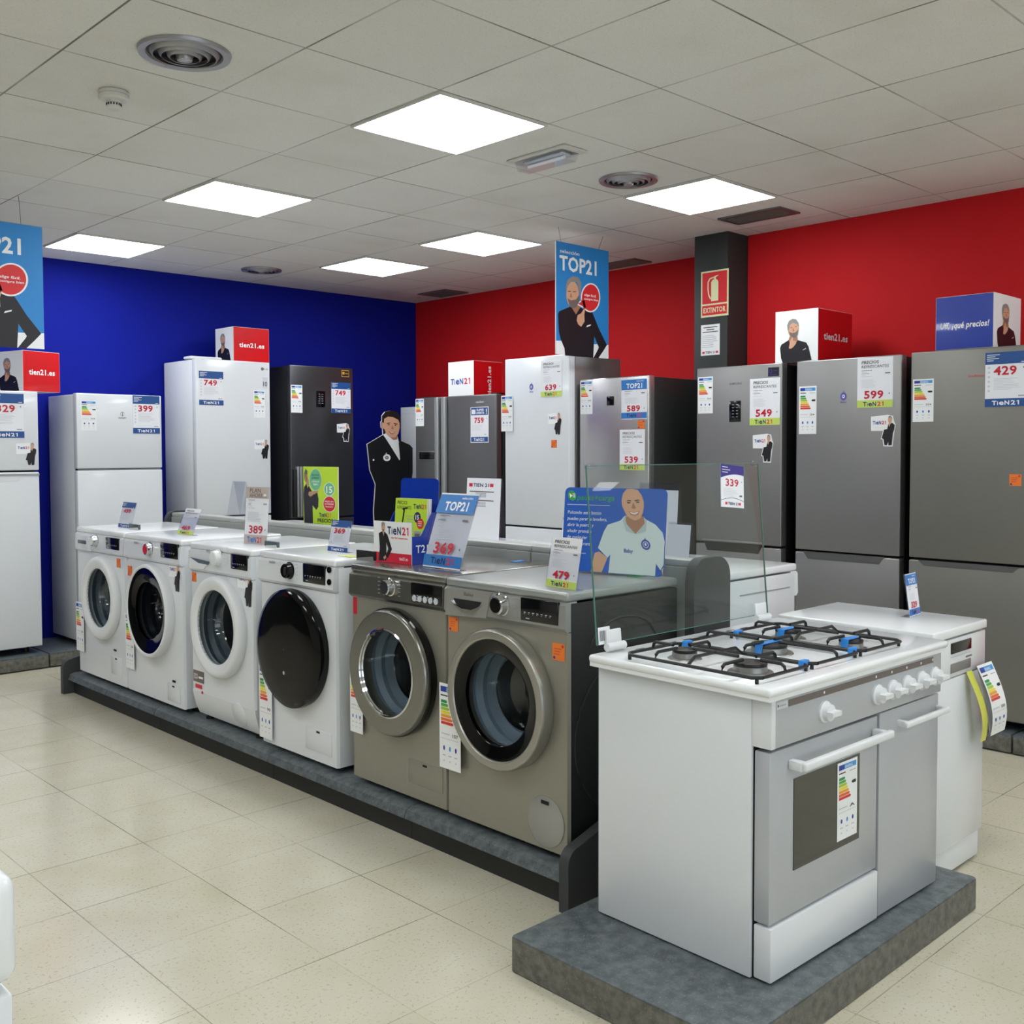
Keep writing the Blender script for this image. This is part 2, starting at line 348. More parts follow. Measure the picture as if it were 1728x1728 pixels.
round_vent(4.147, 3.474, .15, 'round ceiling vent between the emergency light and the lit panel by the pillar')
round_vent(4.155, 7.14, .15, 'small round ceiling vent far back close to the blue wall')
t = thing('smoke_detector', 'white round smoke detector on the ceiling below the large round vent', 'smoke detector', (1.70, 4.01, H))
MB().lathe((0, 0, 0), 'z', [(.052, -.0005), (.052, -.004), (.056, -.005), (.056, -.015), (.053, -.0155), (.053, -.017), (.056, -.0175), (.056, -.030), (.050, -.036), (.03, -.037)], 'detector_white').build('base', t)
MB().lathe((0, 0, 0), 'z', [(.030, -.036), (.029, -.046), (.026, -.047), (.026, -.056), (.028, -.057), (.027, -.064), (.021, -.068)], 'detector_white').build('sensor_head', t)
b = MB()
for k in range(16): a = 2*pi*k/16; b.box(.0265*cos(a)-.002, .0265*cos(a)+.002, .0265*sin(a)-.002, .0265*sin(a)+.002, -.056, -.048, 'matte_black')
b.build('slots', t)
t = thing('emergency_light', 'rectangular emergency light with clear cover beside the large front ceiling panel', 'emergency light', (3.53, 3.46, H))
MB().box(-.08, .08, -.19, .19, -.012, -.001, 'detector_white', .004).build('frame', t)
MB().box(-.03, .03, -.13, .13, -.022, -.012, 'ink_lightgrey', .004).build('reflector', t)
MB().tube([(0, -.12, -.032), (0, .12, -.032)], .009, 'ink_white').build('tube', t)
MB().prism([(-.058, -.012), (.058, -.012), (.04, -.052), (-.04, -.052)], 'xz', -.155, .155, 'acrylic').build('cover', t)
def grille(x0, x1, y0, y1, label):
    t = thing('ceiling_grille', label, 'ceiling grille', ((x0+x1)/2, (y0+y1)/2, H)); a, c_ = (x1-x0)/2, (y1-y0)/2
    b = MB(); e = .025
    for q in ((-a, a, -c_, -c_+e), (-a, a, c_-e, c_), (-a, -a+e, -c_+e, c_-e), (a-e, a, -c_+e, c_-e)): b.box(*q, -.01, -.001, 'inox_dark')
    b.build('frame', t); MB().box(-a+e, a-e, -c_+e, c_-e, -.002, -.001, 'matte_black').build('backing', t)
    b = MB()
    for k in range(11): z = -a+e+.008+k*(2*a-2*e-.016)/10; b.box(z-.003, z+.003, -c_+e, c_-e, -.009, -.003, 'grille_grey')
    b.build('slats', t)
grille(5.22, 5.44, 3.25, 3.68, 'slotted rectangular ceiling grille in front of the black pillar')
grille(5.79, 6.06, 6.9, 7.28, 'dark slotted ceiling grille in the corner of blue and red walls')
grille(5.86, 6.06, 4.85, 5.3, 'ceiling grille partly hidden behind the hanging poster by the red wall')

# ------------------------------------------------------------------ artwork pieces
def lines(b, x0, x1, y1, n, dy, th, m='ink_grey', seed=0, lay=1):
    rnd = random.Random(seed+int(x0*999))
    for k in range(n): b.rect(x0, y1-k*dy-th, x0+(x1-x0)*(.62+.38*rnd.random()), y1-k*dy, m, lay)
def logo(b, x, y, w, c1='ink_navy', c2='ink_logo_red', h=None, lay=2):
    h = h or w*.2
    b.text('T', x, y, h, c1, lay, w*.17, bold=2); b.text('i', x+w*.19, y, h*.92, c1, lay, w*.035, bold=2); b.text('e', x+w*.255, y, h*1.15, c1, lay, w*.17, bold=2)
    b.text('N', x+w*.45, y, h, c1, lay, w*.17, bold=2); b.text('2', x+w*.67, y, h, c2, lay, w*.16, bold=2); b.text('1', x+w*.87, y, h, c2, lay, w*.09, bold=2)
def energy(b, x, y, w, h, num=None, tail=True):
    b.rect(x, y, x+w, y+h, 'ink_white', 0)
    b.rect(x+w*.07, y+h*.90, x+w*.93, y+h*.965, 'ink_sky', 1); b.rect(x+w*.07, y+h*.90, x+w*.33, y+h*.965, 'ink_eu', 2)
    b.text('ENERG', x+w*.37, y+h*.912, h*.035, 'ink_white', 3, w*.36)
    b.rect(x+w*.07, y+h*.85, x+w*.4, y+h*.865, 'ink_black', 1); b.rect(x+w*.6, y+h*.85, x+w*.92, y+h*.86, 'ink_grey', 1)
    for k in range(7):
        yy = y+h*(.77-k*.042); ww = w*(.26+.05*k)
        b.poly([(x+w*.08, yy), (x+w*.08+ww, yy), (x+w*.12+ww, yy+h*.0175), (x+w*.08+ww, yy+h*.035), (x+w*.08, yy+h*.035)], 'ink_g%d' % (k+1), 1)
    b.poly([(x+w*.7, y+h*.70), (x+w*.76, y+h*.72), (x+w*.93, y+h*.72), (x+w*.93, y+h*.68), (x+w*.76, y+h*.68)], 'ink_black', 1)
    b.rect(x+w*.08, y+h*.40, x+w*.5, y+h*.415, 'ink_lightgrey', 1); b.text(num or '254', x+w*.62, y+h*.385, h*.04, 'ink_black', 1, w*.26)
    b.rect(x+w*.08, y+h*.35, x+w*.92, y+h*.354, 'ink_grey', 1)
    for k in range(3):
        b.ell(x+w*(.22+.28*k), y+h*.24, w*.045, h*.03, 'ink_sky' if k % 2 else 'ink_eu', 1, 10); b.rect(x+w*(.15+.28*k), y+h*.15, x+w*(.29+.28*k), y+h*.16, 'ink_grey', 1)
        b.rect(x+w*(.19+.28*k), y+h*.08, x+w*(.25+.28*k), y+h*.1, 'ink_lightgrey', 1)
def orange(b, x, y, w):
    b.rect(x, y, x+w, y+w, 'ink_orange', 0)
    for k in range(3): b.rect(x+w*.15, y+w*(.66-.16*k), x+w*(.75-.08*k), y+w*(.70-.16*k), 'ink_orange_dark', 1)
    b.ell(x+w*.83, y+w*.85, w*.1, w*.1, 'ink_orange_dark', 1, 12); b.ell(x+w*.16, y+w*.14, w*.09, w*.09, 'ink_purple', 1, 12)
def price_art(b, w, h, kind, price, paper=True):
    b.rect(0, 0, w, h, 'ink_paper', 0)
    red = 'ink_red'
    def euro(y): b.text('€', w*.88, y, h*.03, 'ink_black', 2, w*.045)
    if kind == 'blue':
        b.rect(0, h*.78, w, h, 'ink_blue', 1)
        for k, q in enumerate((.3, .2, .28, .16)): b.rect(w*.04, h*(.96-.035*k)-h*.012, w*(.04+q), h*(.96-.035*k), 'ink_white', 2)
        b.rect(w*.84, h*.8, w*.95, h*.812, 'ink_white', 2)
        b.text(price, w*.2, h*.585, h*.155, red, 2, w*.54, bold=2); euro(h*.69)
        lines(b, w*.2, w*.86, h*.52, 8, h*.028, h*.008, 'ink_lightgrey', 3)
        for k in range(6): b.ell(w*.09, h*(.72-.085*k), w*.03, h*.022, 'ink_lightgrey', 1, 12)
        b.rect(w*.78, h*.18, w*.94, h*.205, 'ink_grey', 1)
        b.rect(0, 0, w, h*.15, 'ink_blue', 1); logo(b, w*.17, h*.035, w*.66, 'ink_white', 'ink_white', h*.075)
    elif kind == 'lime':
        b.text('PRECIOS', w*.12, h*.88, h*.06, 'ink_black', 2, w*.48, shear=.12, bold=1); b.text('REFRESCANTES', w*.12, h*.795, h*.055, 'ink_black', 2, w*.76, shear=.12, bold=0)
        for k, q in enumerate((.3, .15, .22, .12, .3)): b.rect(w*.12, h*(.74-.03*k), w*(.12+q), h*(.748-.03*k), 'ink_brown' if k in (0, 2) else 'ink_lightgrey', 1)
        b.rect(w*.78, h*.67, w*.92, h*.69, 'ink_brown', 1)
        lines(b, w*.12, w*.62, h*.56, 8, h*.022, h*.006, 'ink_lightgrey', 5)
        b.text(price, w*.2, h*.185, h*.15, red, 2, w*.54, bold=2); euro(h*.26)
        b.rect(0, 0, w, h*.15, 'ink_lime', 1); logo(b, w*.17, h*.03, w*.6, 'ink_navy', 'ink_logo_red', h*.085)
    elif kind == 'top':
        b.rect(0, h*.73, w, h*.98, 'ink_top', 1); b.text('selección', w*.6, h*.925, h*.03, 'ink_white', 2, w*.28); b.text('TOP21', w*.2, h*.77, h*.115, 'ink_white', 2, w*.62, bold=2)
        for k, q in enumerate((.28, .15, .2, .13, .1)): b.rect(w*.14, h*(.695-.03*k), w*(.14+q), h*(.703-.03*k), 'ink_brown' if k in (0, 2) else 'ink_lightgrey', 1)
        b.rect(w*.78, h*.63, w*.92, h*.655, 'ink_brown', 1)
        lines(b, w*.14, w*.7, h*.53, 7, h*.022, h*.006, 'ink_lightgrey', 7)
        b.text(price, w*.22, h*.2, h*.14, red, 2, w*.52, bold=2); euro(h*.25)
        b.rect(0, h*.02, w, h*.17, 'ink_top', 1); logo(b, w*.2, h*.055, w*.62, 'ink_navy', 'ink_logo_red', h*.085)
    elif kind == 'plan':
        b.rect(0, h*.80, w, h, 'ink_beige', 1); b.text('PLAN', w*.16, h*.9, h*.075, 'ink_brown', 2, w*.48, bold=1); b.text('AHORR', w*.16, h*.815, h*.075, 'ink_brown', 2, w*.58, bold=1)
        b.ell(w*.83, h*.855, w*.06, h*.03, 'ink_white', 2, 14); b.poly([(w*.76, h*.82), (w*.9, h*.82), (w*.88, h*.84), (w*.78, h*.84)], 'ink_brown', 2)
        for k, q in enumerate((.3, .2, .12, .18, .3)): b.rect(w*.12, h*(.765-.035*k), w*(.12+q), h*(.774-.035*k), 'ink_brown' if k in (0, 2) else 'ink_lightgrey', 1)
        b.rect(w*.78, h*.69, w*.93, h*.72, 'ink_grey', 1); lines(b, w*.12, w*.85, h*.56, 9, h*.02, h*.006, 'ink_lightgrey', 9)
        b.text(price, w*.2, h*.19, h*.135, red, 2, w*.6, bold=1); euro(h*.24)
        b.rect(0, 0, w, h*.16, 'ink_beige', 1); logo(b, w*.14, h*.03, w*.64, 'ink_top', 'ink_logo_red', h*.095)
    elif kind == 'super':
        b.rect(w*.03, h*.77, w*.97, h*.98, 'ink_blue', 1); b.rect(w*.07, h*.80, w*.28, h*.93, 'ink_paper', 2)
        b.text('SUPER', w*.34, h*.885, h*.06, 'ink_white', 2, w*.42, bold=2); b.text('OFERTA', w*.32, h*.80, h*.06, 'ink_white', 2, w*.46, bold=2); b.text('!', w*.86, h*.80, h*.14, 'ink_white', 2, w*.05, bold=2)
        b.text(price, w*.22, h*.55, h*.15, red, 2, w*.52, bold=2); euro(h*.66)
        lines(b, w*.1, w*.7, h*.5, 6, h*.03, h*.007, 'ink_lightgrey', 4); b.rect(w*.76, h*.22, w*.88, h*.24, 'ink_grey', 1)
        b.rect(w*.03, h*.02, w*.97, h*.16, 'ink_blue', 1); logo(b, w*.18, h*.05, w*.6, 'ink_white', 'ink_white', h*.075)
    elif kind == 'arc':
        b.poly([(0, h)]+[(w*k/10, h*(.68+.11*sin(pi*k/14))) for k in range(11)]+[(w, h)], 'ink_purple', 1)
        for k in range(3): b.rect(w*.06, h*(.93-.06*k), w*(.3+.1*(k % 2)), h*(.945-.06*k), 'ink_white', 2)
        b.text(price, w*.2, h*.5, h*.17, red, 2, w*.56, bold=1); euro(h*.6)
        lines(b, w*.1, w*.75, h*.44, 6, h*.035, h*.008, 'ink_lightgrey', 2); b.rect(w*.8, h*.26, w*.92, h*.3, 'ink_brown', 1)
        b.poly([(0, h*.16)]+[(w*k/10, h*(.16+.07*sin(pi*k/10))) for k in range(11)]+[(w*(10-k)/10, h*(.15+.07*sin(pi*(10-k)/10))) for k in range(11)], 'ink_navy', 1)
        b.text('TIEN 21', w*.3, h*.06, h*.06, 'ink_navy', 2, w*.44, bold=2); b.rect(w*.18, h*.06, w*.27, h*.12, 'ink_logo_red', 1); b.rect(w*.77, h*.06, w*.86, h*.12, 'ink_logo_red', 1)
def wall_card(kind, price, label, o, w, h, rx=True, tilt=0, name='price_card', curl=0):
    """price card hanging flat on a door; o = lower left corner"""
    b = MB().frame(base=.0012); price_art(b, w, h, kind, price)
    b.fr = b.fr; b.face([(0, 0, 0), (w, 0, 0), (w, 0, h), (0, 0, h)], 'ink_paper')
    for q in (((0, 0), (w, 0)), ((w, 0), (w, h)), ((w, h), (0, h)), ((0, h), (0, 0))):
        (a, c_), (d, e) = q; b.face([(a, 0, c_), (d, 0, e), (d, -.0012, e), (a, -.0012, c_)], 'ink_paper')
    ob = b.build(name); ob.location = o; ob.rotation_euler = (0, tilt, RX if rx else 0) if not rx else (0, 0, RX); tag(ob, label, 'price card', 'price cards taped to the appliances')
    if rx and tilt: ob.rotation_euler = (tilt, 0, RX)
    return ob
def standing_card(kind, price, label, o, w, h, lean, yawdeg=0, rx=True):
    """price card in a clear acrylic holder that leans back; o = lower left corner on the top"""
    t = thing('price_card_holder', label, 'price card', o, (RX if rx else 0)+radians(yawdeg), 'price cards standing on the appliances')
    n = 8; L = lean
    def mp(a, z):     # curved foot then straight
        k = z/h; return Vector((a, L*k**1.3*1.0, z))
    class BB(MB):
        def P(s, a, b_, lay):
            if s.map: a, b_ = s.map(a, b_)
            p = mp(a, b_); return p+Vector((0, -(.0012+lay*.0004), .0022))
    b = BB().frame(); price_art(b, w, h, kind, price); b.build('printed_card', t)
    b = MB(); e = .006
    for k in range(n):
        z0, z1 = h*k/n, h*(k+1)/n
        p = [mp(-e, z0), mp(w+e, z0), mp(w+e, z1), mp(-e, z1)]
        for dy in (.0008, .003): b.face([(q.x, q.y+dy, q.z+.002) for q in p], 'acrylic')
    b.box(-e, w+e, 0, .03, .0004, .002, 'acrylic'); b.build('acrylic_holder', t)
    return t
def amap(x0, x1, top0, top1, bot0, bot1, W_, H_):
    """map crop-pixel artwork coordinates onto a W x H sheet"""
    def g(x, y):
        k = (x-x0)/(x1-x0); tp = top0+(top1-top0)*k; bt = bot0+(bot1-bot0)*k; return W_*k, H_*(bt-y)/(bt-tp)
    return g
def suit_man_box(b):      # hand on chin, drawn on a 350 x 420 sheet
    b.poly([(797, 790), (808, 762), (868, 728), (905, 760), (945, 735), (1015, 762), (1033, 800), (1058, 912), (822, 925), (806, 880)], 'ink_suit', 2)
    b.poly([(868, 728), (880, 690), (940, 700), (945, 735), (900, 800)], 'ink_skin_dark', 3)
    b.ell(907, 632, 46, 76, 'ink_skin', 4); b.poly([(860, 640), (856, 600), (870, 565), (900, 549), (930, 556), (950, 590), (953, 630), (940, 600), (905, 583), (880, 600), (868, 650)], 'ink_hair', 5)
    b.poly([(872, 655), (895, 670), (925, 668), (948, 645), (944, 690), (925, 712), (900, 708), (880, 690)], 'ink_beard', 5)
    b.rect(884, 622, 900, 626, 'ink_darkhair', 6); b.rect(920, 618, 936, 622, 'ink_darkhair', 6); b.poly([(908, 625), (916, 655), (900, 657)], 'ink_skin_dark', 6); b.rect(898, 676, 924, 680, 'ink_lip', 6)
    b.poly([(872, 800), (880, 745), (898, 705), (906, 712), (906, 735), (935, 745), (930, 765), (910, 790), (890, 803)], 'ink_skin', 6)
    b.poly([(985, 822), (1012, 808), (1014, 813), (990, 824)], 'ink_white', 4)
def man_sticker(b, x, y, w, outline=True):
    """little man holding a sign, lower left (x, y), width w, drawn 170 x 200"""
    s_ = w/170; b.map = lambda a, c_: (x+(a-573)*s_, y+(1720-c_)*s_)
    if outline:
        b.poly([(574, 1522), (695, 1512), (728, 1520), (738, 1560), (748, 1578), (738, 1635), (728, 1722), (664, 1720), (658, 1675), (645, 1672), (660, 1618), (576, 1617)], 'ink_white', 0)
    else: b.poly([(576, 1525), (690, 1520), (690, 1618), (576, 1617)], 'ink_white', 0)
    b.poly([(696, 1578), (724, 1566), (742, 1580), (738, 1612), (730, 1632), (722, 1712), (700, 1714), (698, 1690), (690, 1712), (672, 1712), (665, 1672), (652, 1666), (668, 1610), (690, 1606)], 'ink_suit', 2)
    b.ell(709, 1545, 14, 24, 'ink_skin', 3, 14); b.poly([(695, 1540), (700, 1522), (712, 1518), (722, 1530), (723, 1545), (714, 1532), (702, 1532)], 'ink_hair', 4); b.poly([(697, 1575), (703, 1562), (713, 1568), (706, 1592)], 'ink_skin', 4)
    logo(b, 588, 1572, 95) if False else None
    b.map = None; logo(b, x+w*.09, y+w*.86, w*.56, 'ink_logo_blue', 'ink_logo_red', w*.13, 2)
def poster_art(b, W_, H_):
    b.rect(0, 0, W_, H_, 'ink_poster', 0)
    b.map = amap(440, 810, 105, 185, 893, 934, W_, H_)
    b.poly([(440, 800), (560, 805), (700, 830), (810, 836), (810, 934), (440, 893)], 'ink_white', 1)
    b.poly([(452, 615), (460, 595), (540, 562), (575, 600), (600, 572), (690, 605), (705, 640), (740, 725), (798, 838), (770, 880), (735, 928), (700, 925), (733, 865), (738, 852), (705, 775), (698, 925), (500, 905), (496, 855), (470, 790), (458, 740)], 'ink_suit', 2)
    b.poly([(540, 562), (545, 540), (600, 545), (602, 575), (575, 620)], 'ink_skin_dark', 3)
    b.ell(551, 480, 44, 92, 'ink_skin', 4); b.poly([(507, 470), (503, 420), (515, 375), (550, 352), (590, 360), (612, 400), (610, 460), (602, 500), (595, 440), (580, 395), (540, 392), (518, 420)], 'ink_hair', 5)
    b.poly([(515, 505), (540, 520), (575, 515), (598, 480), (598, 530), (575, 570), (550, 578), (530, 560)], 'ink_beard', 5)
    b.rect(518, 455, 538, 460, 'ink_darkhair', 6); b.rect(552, 458, 574, 463, 'ink_darkhair', 6); b.poly([(540, 465), (548, 500), (530, 500)], 'ink_skin_dark', 6); b.poly([(530, 525), (560, 528), (545, 540)], 'ink_lip', 6)
    b.map = amap(440, 810, 105, 185, 893, 934, W_, H_)
    b.ell(678, 505, 70, 102, 'ink_white', 4, 36); b.poly([(572, 545), (625, 512), (640, 585)], 'ink_white', 4)
    b.ell(678, 505, 62, 92, 'ink_bubble', 5, 36); b.poly([(588, 545), (632, 520), (645, 575)], 'ink_bubble', 5)
    b.poly([(578, 660), (585, 625), (610, 612), (630, 580), (640, 580), (632, 620), (634, 670), (610, 706), (590, 690)], 'ink_skin', 7)
    b.poly([(648, 710), (652, 698), (680, 690), (678, 700)], 'ink_white', 4)
    b.map = None
    b.text('selección', W_*.07, H_*.905, H_*.032, 'ink_white', 2, W_*.36, bold=1); b.text('TOP21', W_*.06, H_*.755, H_*.125, 'ink_white', 2, W_*.70, bold=2)
    b.text('elige fácil,', W_*.515, H_*.552, H_*.022, 'ink_white', 8, W_*.23, shear=.2); b.text('compra bien', W_*.515, H_*.518, H_*.02, 'ink_white', 8, W_*.27, shear=.2)
def poster(x0, y, z0, W_, H_, label, wires):
    t = thing('hanging_poster', label, 'poster', (x0, y, z0))
    b = MB().frame(base=.0042); poster_art(b, W_, H_); b.build('printed_sheet', t)
    MB().box(0, W_, -.004, .004, 0, H_, 'ink_white').build('board', t)
    for (a, c_) in wires: MB().tube([(a*W_, 0, H_-.01), (c_*W_, 0, H-z0-.001)], .0012, 'cord', 6).build('cord', t)
poster(4.672, 4.5, 2.047, .495, .70, 'blue poster with grey-haired man and TOP21 hung above the tall white fridge', ((.1, .05), (.8, .9)))
poster(1.652, 6.0, 2.015, .475, .672, 'blue poster with TOP21 hung at the left before the blue wall', ((.15, .15), (.77, .75)))

# cubes on top of fridges
def cube(x, y, z, a, hgt, rot, label, left, front, lw=None):
    """printed cardboard cube; corner (x,y,z) is the near vertical edge between its left (-X) and front (-Y) faces"""
    lw = lw or a; b = MB(); b.box(0, a, 0, lw, 0, hgt, 'cardboard_white', .002)
    for side, art in (('l', left), ('f', front)):
        if side == 'f': b.frame((0, 0, 0), (1, 0, 0), (0, 0, 1), (0, -1, 0)); W_ = a
        else: b.frame((0, lw, 0), (0, -1, 0), (0, 0, 1), (-1, 0, 0)); W_ = lw
        art(b, W_, hgt)
    b.fr = None; bb = b.build('printed_box', loc=(x, y, z)); bb.rotation_euler[2] = rot; tag(bb, label, 'box', 'printed cubes on top of the fridges')
def fix_normals_free(): pass
def A_man(b, W_, H_): b.map = amap(757, 1107, 478, 478, 918, 918, W_, H_); suit_man_box(b); b.map = None
def A_white_man(b, W_, H_): b.rect(0, 0, W_, H_, 'ink_white', 0); A_man(b, W_, H_)
def A_red(b, W_, H_): b.rect(.002, .002, W_-.002, H_-.002, 'gloss_red', 0); b.text('tien21.es', W_*.16, H_*.42, H_*.13, 'ink_white', 2, W_*.70, bold=2)
def A_redv(b, W_, H_): b.rect(.002, .002, W_-.002, H_-.002, 'gloss_red', 0); b.text('tien21.es', W_*.6, H_*.04, H_*.13, 'ink_white', 2, H_*.82, bold=2, rot=pi/2)
def A_logo(b, W_, H_): b.rect(0, 0, W_, H_, 'ink_white', 0); logo(b, W_*.1, H_*.36, W_*.8, 'ink_logo_blue', 'ink_logo_red', H_*.16)
def A_uff(b, W_, H_): b.rect(.002, .002, W_-.002, H_-.002, 'gloss_blue', 0); b.text('Uff, ¡qué precios!', W_*.08, H_*.40, H_*.11, 'ink_white', 2, W_*.84, shear=.15, bold=2)
cube(2.42, 7.22, 1.846, .27, .27, radians(14), 'white and red printed cube with a bearded man on the leftmost white fridge', A_white_man, A_red, .3)
cube(3.98, 7.27, 2.138, .31, .265, 0, 'small red-fronted printed cube on the tall white fridge against the blue wall', A_white_man, A_red, .28)
cube(5.3, 5.98, 1.864, .3, .275, 0, 'white printed cube with red side on the two-door grey side-by-side fridge', A_logo, A_redv, .3)
cube(5.2, 2.99, 1.944, .38, .29, 0, 'white printed cube with a thoughtful man, bridging two steel fridges beside the pillar', A_white_man, A_red, .27)
cube(5.15, 2.02, 1.944, .34, .265, 0, 'glossy blue printed cube on the rightmost steel fridge', A_uff, A_white_man, .285)

# ------------------------------------------------------------------ platforms along the walls
def platform(x0, x1, y0, y1, label):
    t = thing('fridge_platform', label, 'platform', (x0, y0, 0))
    MB().box(0, x1-x0, 0, y1-y0, .008, .085, 'platform_edge', .003).build('edging', t)
    MB().box(.002, x1-x0-.002, .002, y1-y0, .0852, .095, 'slate_laminate').build('top', t)
    MB().box(.03, x1-x0-.03, .03, y1-y0, 0, .0078, 'matte_black').build('plinth', t)
for k, (a, b_, s_) in enumerate(((1.5, 2.515, 'under the leftmost white fridge'), (2.525, 3.5, 'under the white two-door fridge next to the leftmost'), (3.51, 4.35, 'under the tall white fridge by the blue wall'), (4.36, 5.2, 'under the black steel fridge by the blue wall'))):
    platform(a, b_, 7.12, 7.74, 'low grey display platform '+s_)
for a, b_, s_ in ((.87, 1.86, 'beyond the rightmost steel fridge, cut by the frame'), (1.87, 2.44, 'under the rightmost steel fridge'), (2.45, 3.12, 'under the second steel fridge from the right'), (3.13, 3.82, 'under the steel fridge in front of the black pillar')):
    platform(5.05, 5.77, a, b_, 'low grey display platform '+s_)
platform(4.85, 5.56, 4.0, 5.25, 'low grey display platform under the tall white fridge and its neighbour')
platform(5.5, 6.12, 6.6, 7.4, 'low grey display platform in the corner behind the cardboard man')
platform(5.05, 6.12, 5.5, 6.58, 'low grey display platform under the two-door grey side-by-side fridge')
ZP = .0952

# ------------------------------------------------------------------ fridges
def fridge(label, loc, w, top, split, d, front, side, rx, doors='hor', door_t=.06, handle=None, energy_at=None, stick=None, extra=None, name='fridge', orn=None, hgroup='fridges lined up along the walls'):
    """loc = (x, y) of the front left lower corner (as seen from the front); heights are world heights"""
    t = thing(name, label, 'fridge', (loc[0], loc[1], ZP), RX if rx else 0, hgroup); z = lambda h: h-ZP
    f0 = .035
    MB().box(.004, w-.004, door_t+.006, d, f0, z(top)-.006, side, .006).build('body', t)
    b = MB(); b.box(.01, w-.01, door_t-.01, door_t+.005, f0+.02, z(top)-.012, 'black_gap'); b.build('door_gasket', t)
    for a in (.05, w-.09):
        MB().lathe((a+.02, door_t+.05, 0), 'z', [(.018, .0005), (.018, f0)], 'matte_black', 16).build('foot', t)
        MB().lathe((a+.02, d-.06, 0), 'z', [(.018, .0005), (.018, f0)], 'matte_black', 16).build('foot', t)
    if doors == 'hor':
        MB().box(0, w, 0, door_t, z(split)+.006, z(top), front, .007, 3).build('upper_door', t)
        lo = MB().box(0, w, 0, door_t, f0+.012, z(split)-.006, front, .007, 3).build('lower_door', t)
        if handle:
            a0, a1, h0, h1, hm = handle; b = MB()
            b.prism([(a0, z(h1)), (a0+.03, z(h0)), (a1-.03, z(h0)), (a1, z(h1))], 'xz', -.0015, .02, 'black_gap' if hm == 'dark' else hm)
            b.build('grip_recess', lo); 
            if hm == 'dark': MB().box(a0, a1, -.012, 0, z(h1)-.012, z(h1), 'inox', .003).build('grip_lip', lo)
    g = MB().frame()
    if energy_at: x, zz, ww, hh = energy_at; e = MB().frame(base=.001); energy(e, x, z(zz), ww, hh); e.build('energy_label', t)
    if stick: e = MB().frame(base=.001); man_sticker(e, stick[0], z(stick[1]), stick[2], stick[3]); e.build('mascot_sticker', t)
    if orn: e = MB().frame(base=.001); orange(e, orn[0], z(orn[1]), orn[2]); e.build('orange_sticker', t)
    if extra: extra(t, z)
    return t
def mark(t, s_, x, zz, h, m, w=None, name='brand_mark', lay=0, bold=1): b = MB().frame(base=.0008); b.text(s_, x, zz, h, m, lay, w, bold=bold); return b.build(name, t)
# left: two white top-freezer fridges
def ex329(t, z):
    MB().box(0, .60, -.004, .002, z(1.285), z(1.298), 'grey_seam').build('grip_strip', t)
fridge('white two-door fridge at the left edge of the photo under the hanging poster', (1.905, 7.2), .60, 1.843, 1.315, .53, W, W2, False, stick=(.455, 1.35, .13, False), extra=ex329, handle=(.04, .5, 1.25, 1.30, 'white_plastic'))
def ex399(t, z):
    b = MB().frame(base=.0008); b.ell(.318, z(1.708), .013, .015, 'ink_black', 0); b.ell(.318, z(1.708), .0105, .0125, 'ink_white', 1); b.rect(.3155, z(1.697), .3205, z(1.712), 'ink_black', 2); b.ell(.318, z(1.717), .003, .003, 'ink_black', 2, 8); b.build('brand_emblem', t)
    mark(t, 'INDESIT', .29, z(1.675), .01, 'ink_black', .056)
    MB().box(.01, .598, .006, .02, z(1.318), z(1.322), 'grey_seam').build('door_gap', t)
fridge('white two-door fridge second from the left, card 399, against the blue wall', (2.757, 7.2), .606, 1.845, 1.32, .53, W, W2, False, energy_at=(.028, 1.588, .11, .208), extra=ex399)
def exlg(t, z):
    b = MB().frame(base=.0008); b.ell(.555, z(2.083), .013, .013, 'ink_brown', 0); b.build('brand_emblem', t); mark(t, 'LG', .572, z(2.076), .014, 'ink_brown', .03)
    b = MB().frame(base=.001); b.rect(.555, z(1.935), .60, z(2.02), 'ink_lightgrey', 0); b.text('10', .56, z(1.95), .035, 'ink_black', 1, .035); b.build('warranty_label', t)
    MB().box(0, .26, .08, .2, z(2.135), z(2.158), 'white_plastic', .01).build('hinge_cover', t)
fridge('tallest white fridge by the blue wall, card 749, small cube on top', (3.632, 7.2), .62, 2.135, .95, .53, W, W2, False, energy_at=(.475, 1.705, .1, .21), stick=(.475, 1.38, .13, False), extra=exlg)
def exblk(t, z):
    MB().box(.24, .325, -.003, .001, z(1.80), z(1.93), 'display_black', .004).build('control_display', t)
    b = MB().frame(base=.0034)
    for k in range(5): b.rect(.26, z(1.83+.018*k), .275, z(1.833+.018*k), 'ink_grey', 0); b.rect(.29, z(1.83+.018*k), .305, z(1.833+.018*k), 'ink_grey', 0)
    b.build('display_marks', t)
    b = MB().frame(base=.001); b.rect(.485, z(2.055), .56, z(2.11), 'ink_gold', 0); b.rect(.49, z(2.06), .555, z(2.105), 'ink_black', 1); b.rect(.494, z(2.075), .515, z(2.095), 'ink_gold', 2); b.rect(.52, z(2.08), .55, z(2.086), 'ink_gold', 2); b.build('award_sticker', t)
    MB().box(.012, .035, -.028, 0, z(.92), z(1.30), 'matte_black', .003).build('handle_recess', t); MB().box(.04, .06, -.03, 0, z(.92), z(1.32), 'handle_grey', .004).build('handle', t); MB().box(.068, .09, -.03, 0, z(.92), z(1.32), 'handle_grey', .004).build('handle', t)
fridge('black steel fridge with small touch display by the blue wall', (4.415, 7.17), .60, 2.128, .90, .52, 'black_steel', 'graphite_side', False, energy_at=(.005, 1.75, .105, .22), stick=(.435, 1.52, .125, True), extra=exblk)
def exw(t, z):
    b = MB().frame(base=.001)
    for k in range(18): b.rect(.04+.028*k, z(1.765), .048+.028*k, z(1.773), 'ink_grey', 0)
    b.build('vent_slots', t)
fridge('white appliance standing in the corner behind the cardboard man', (5.6, 7.29), .60, 1.825, 1.2, .5, W, W2, True, extra=exw, hgroup=None)
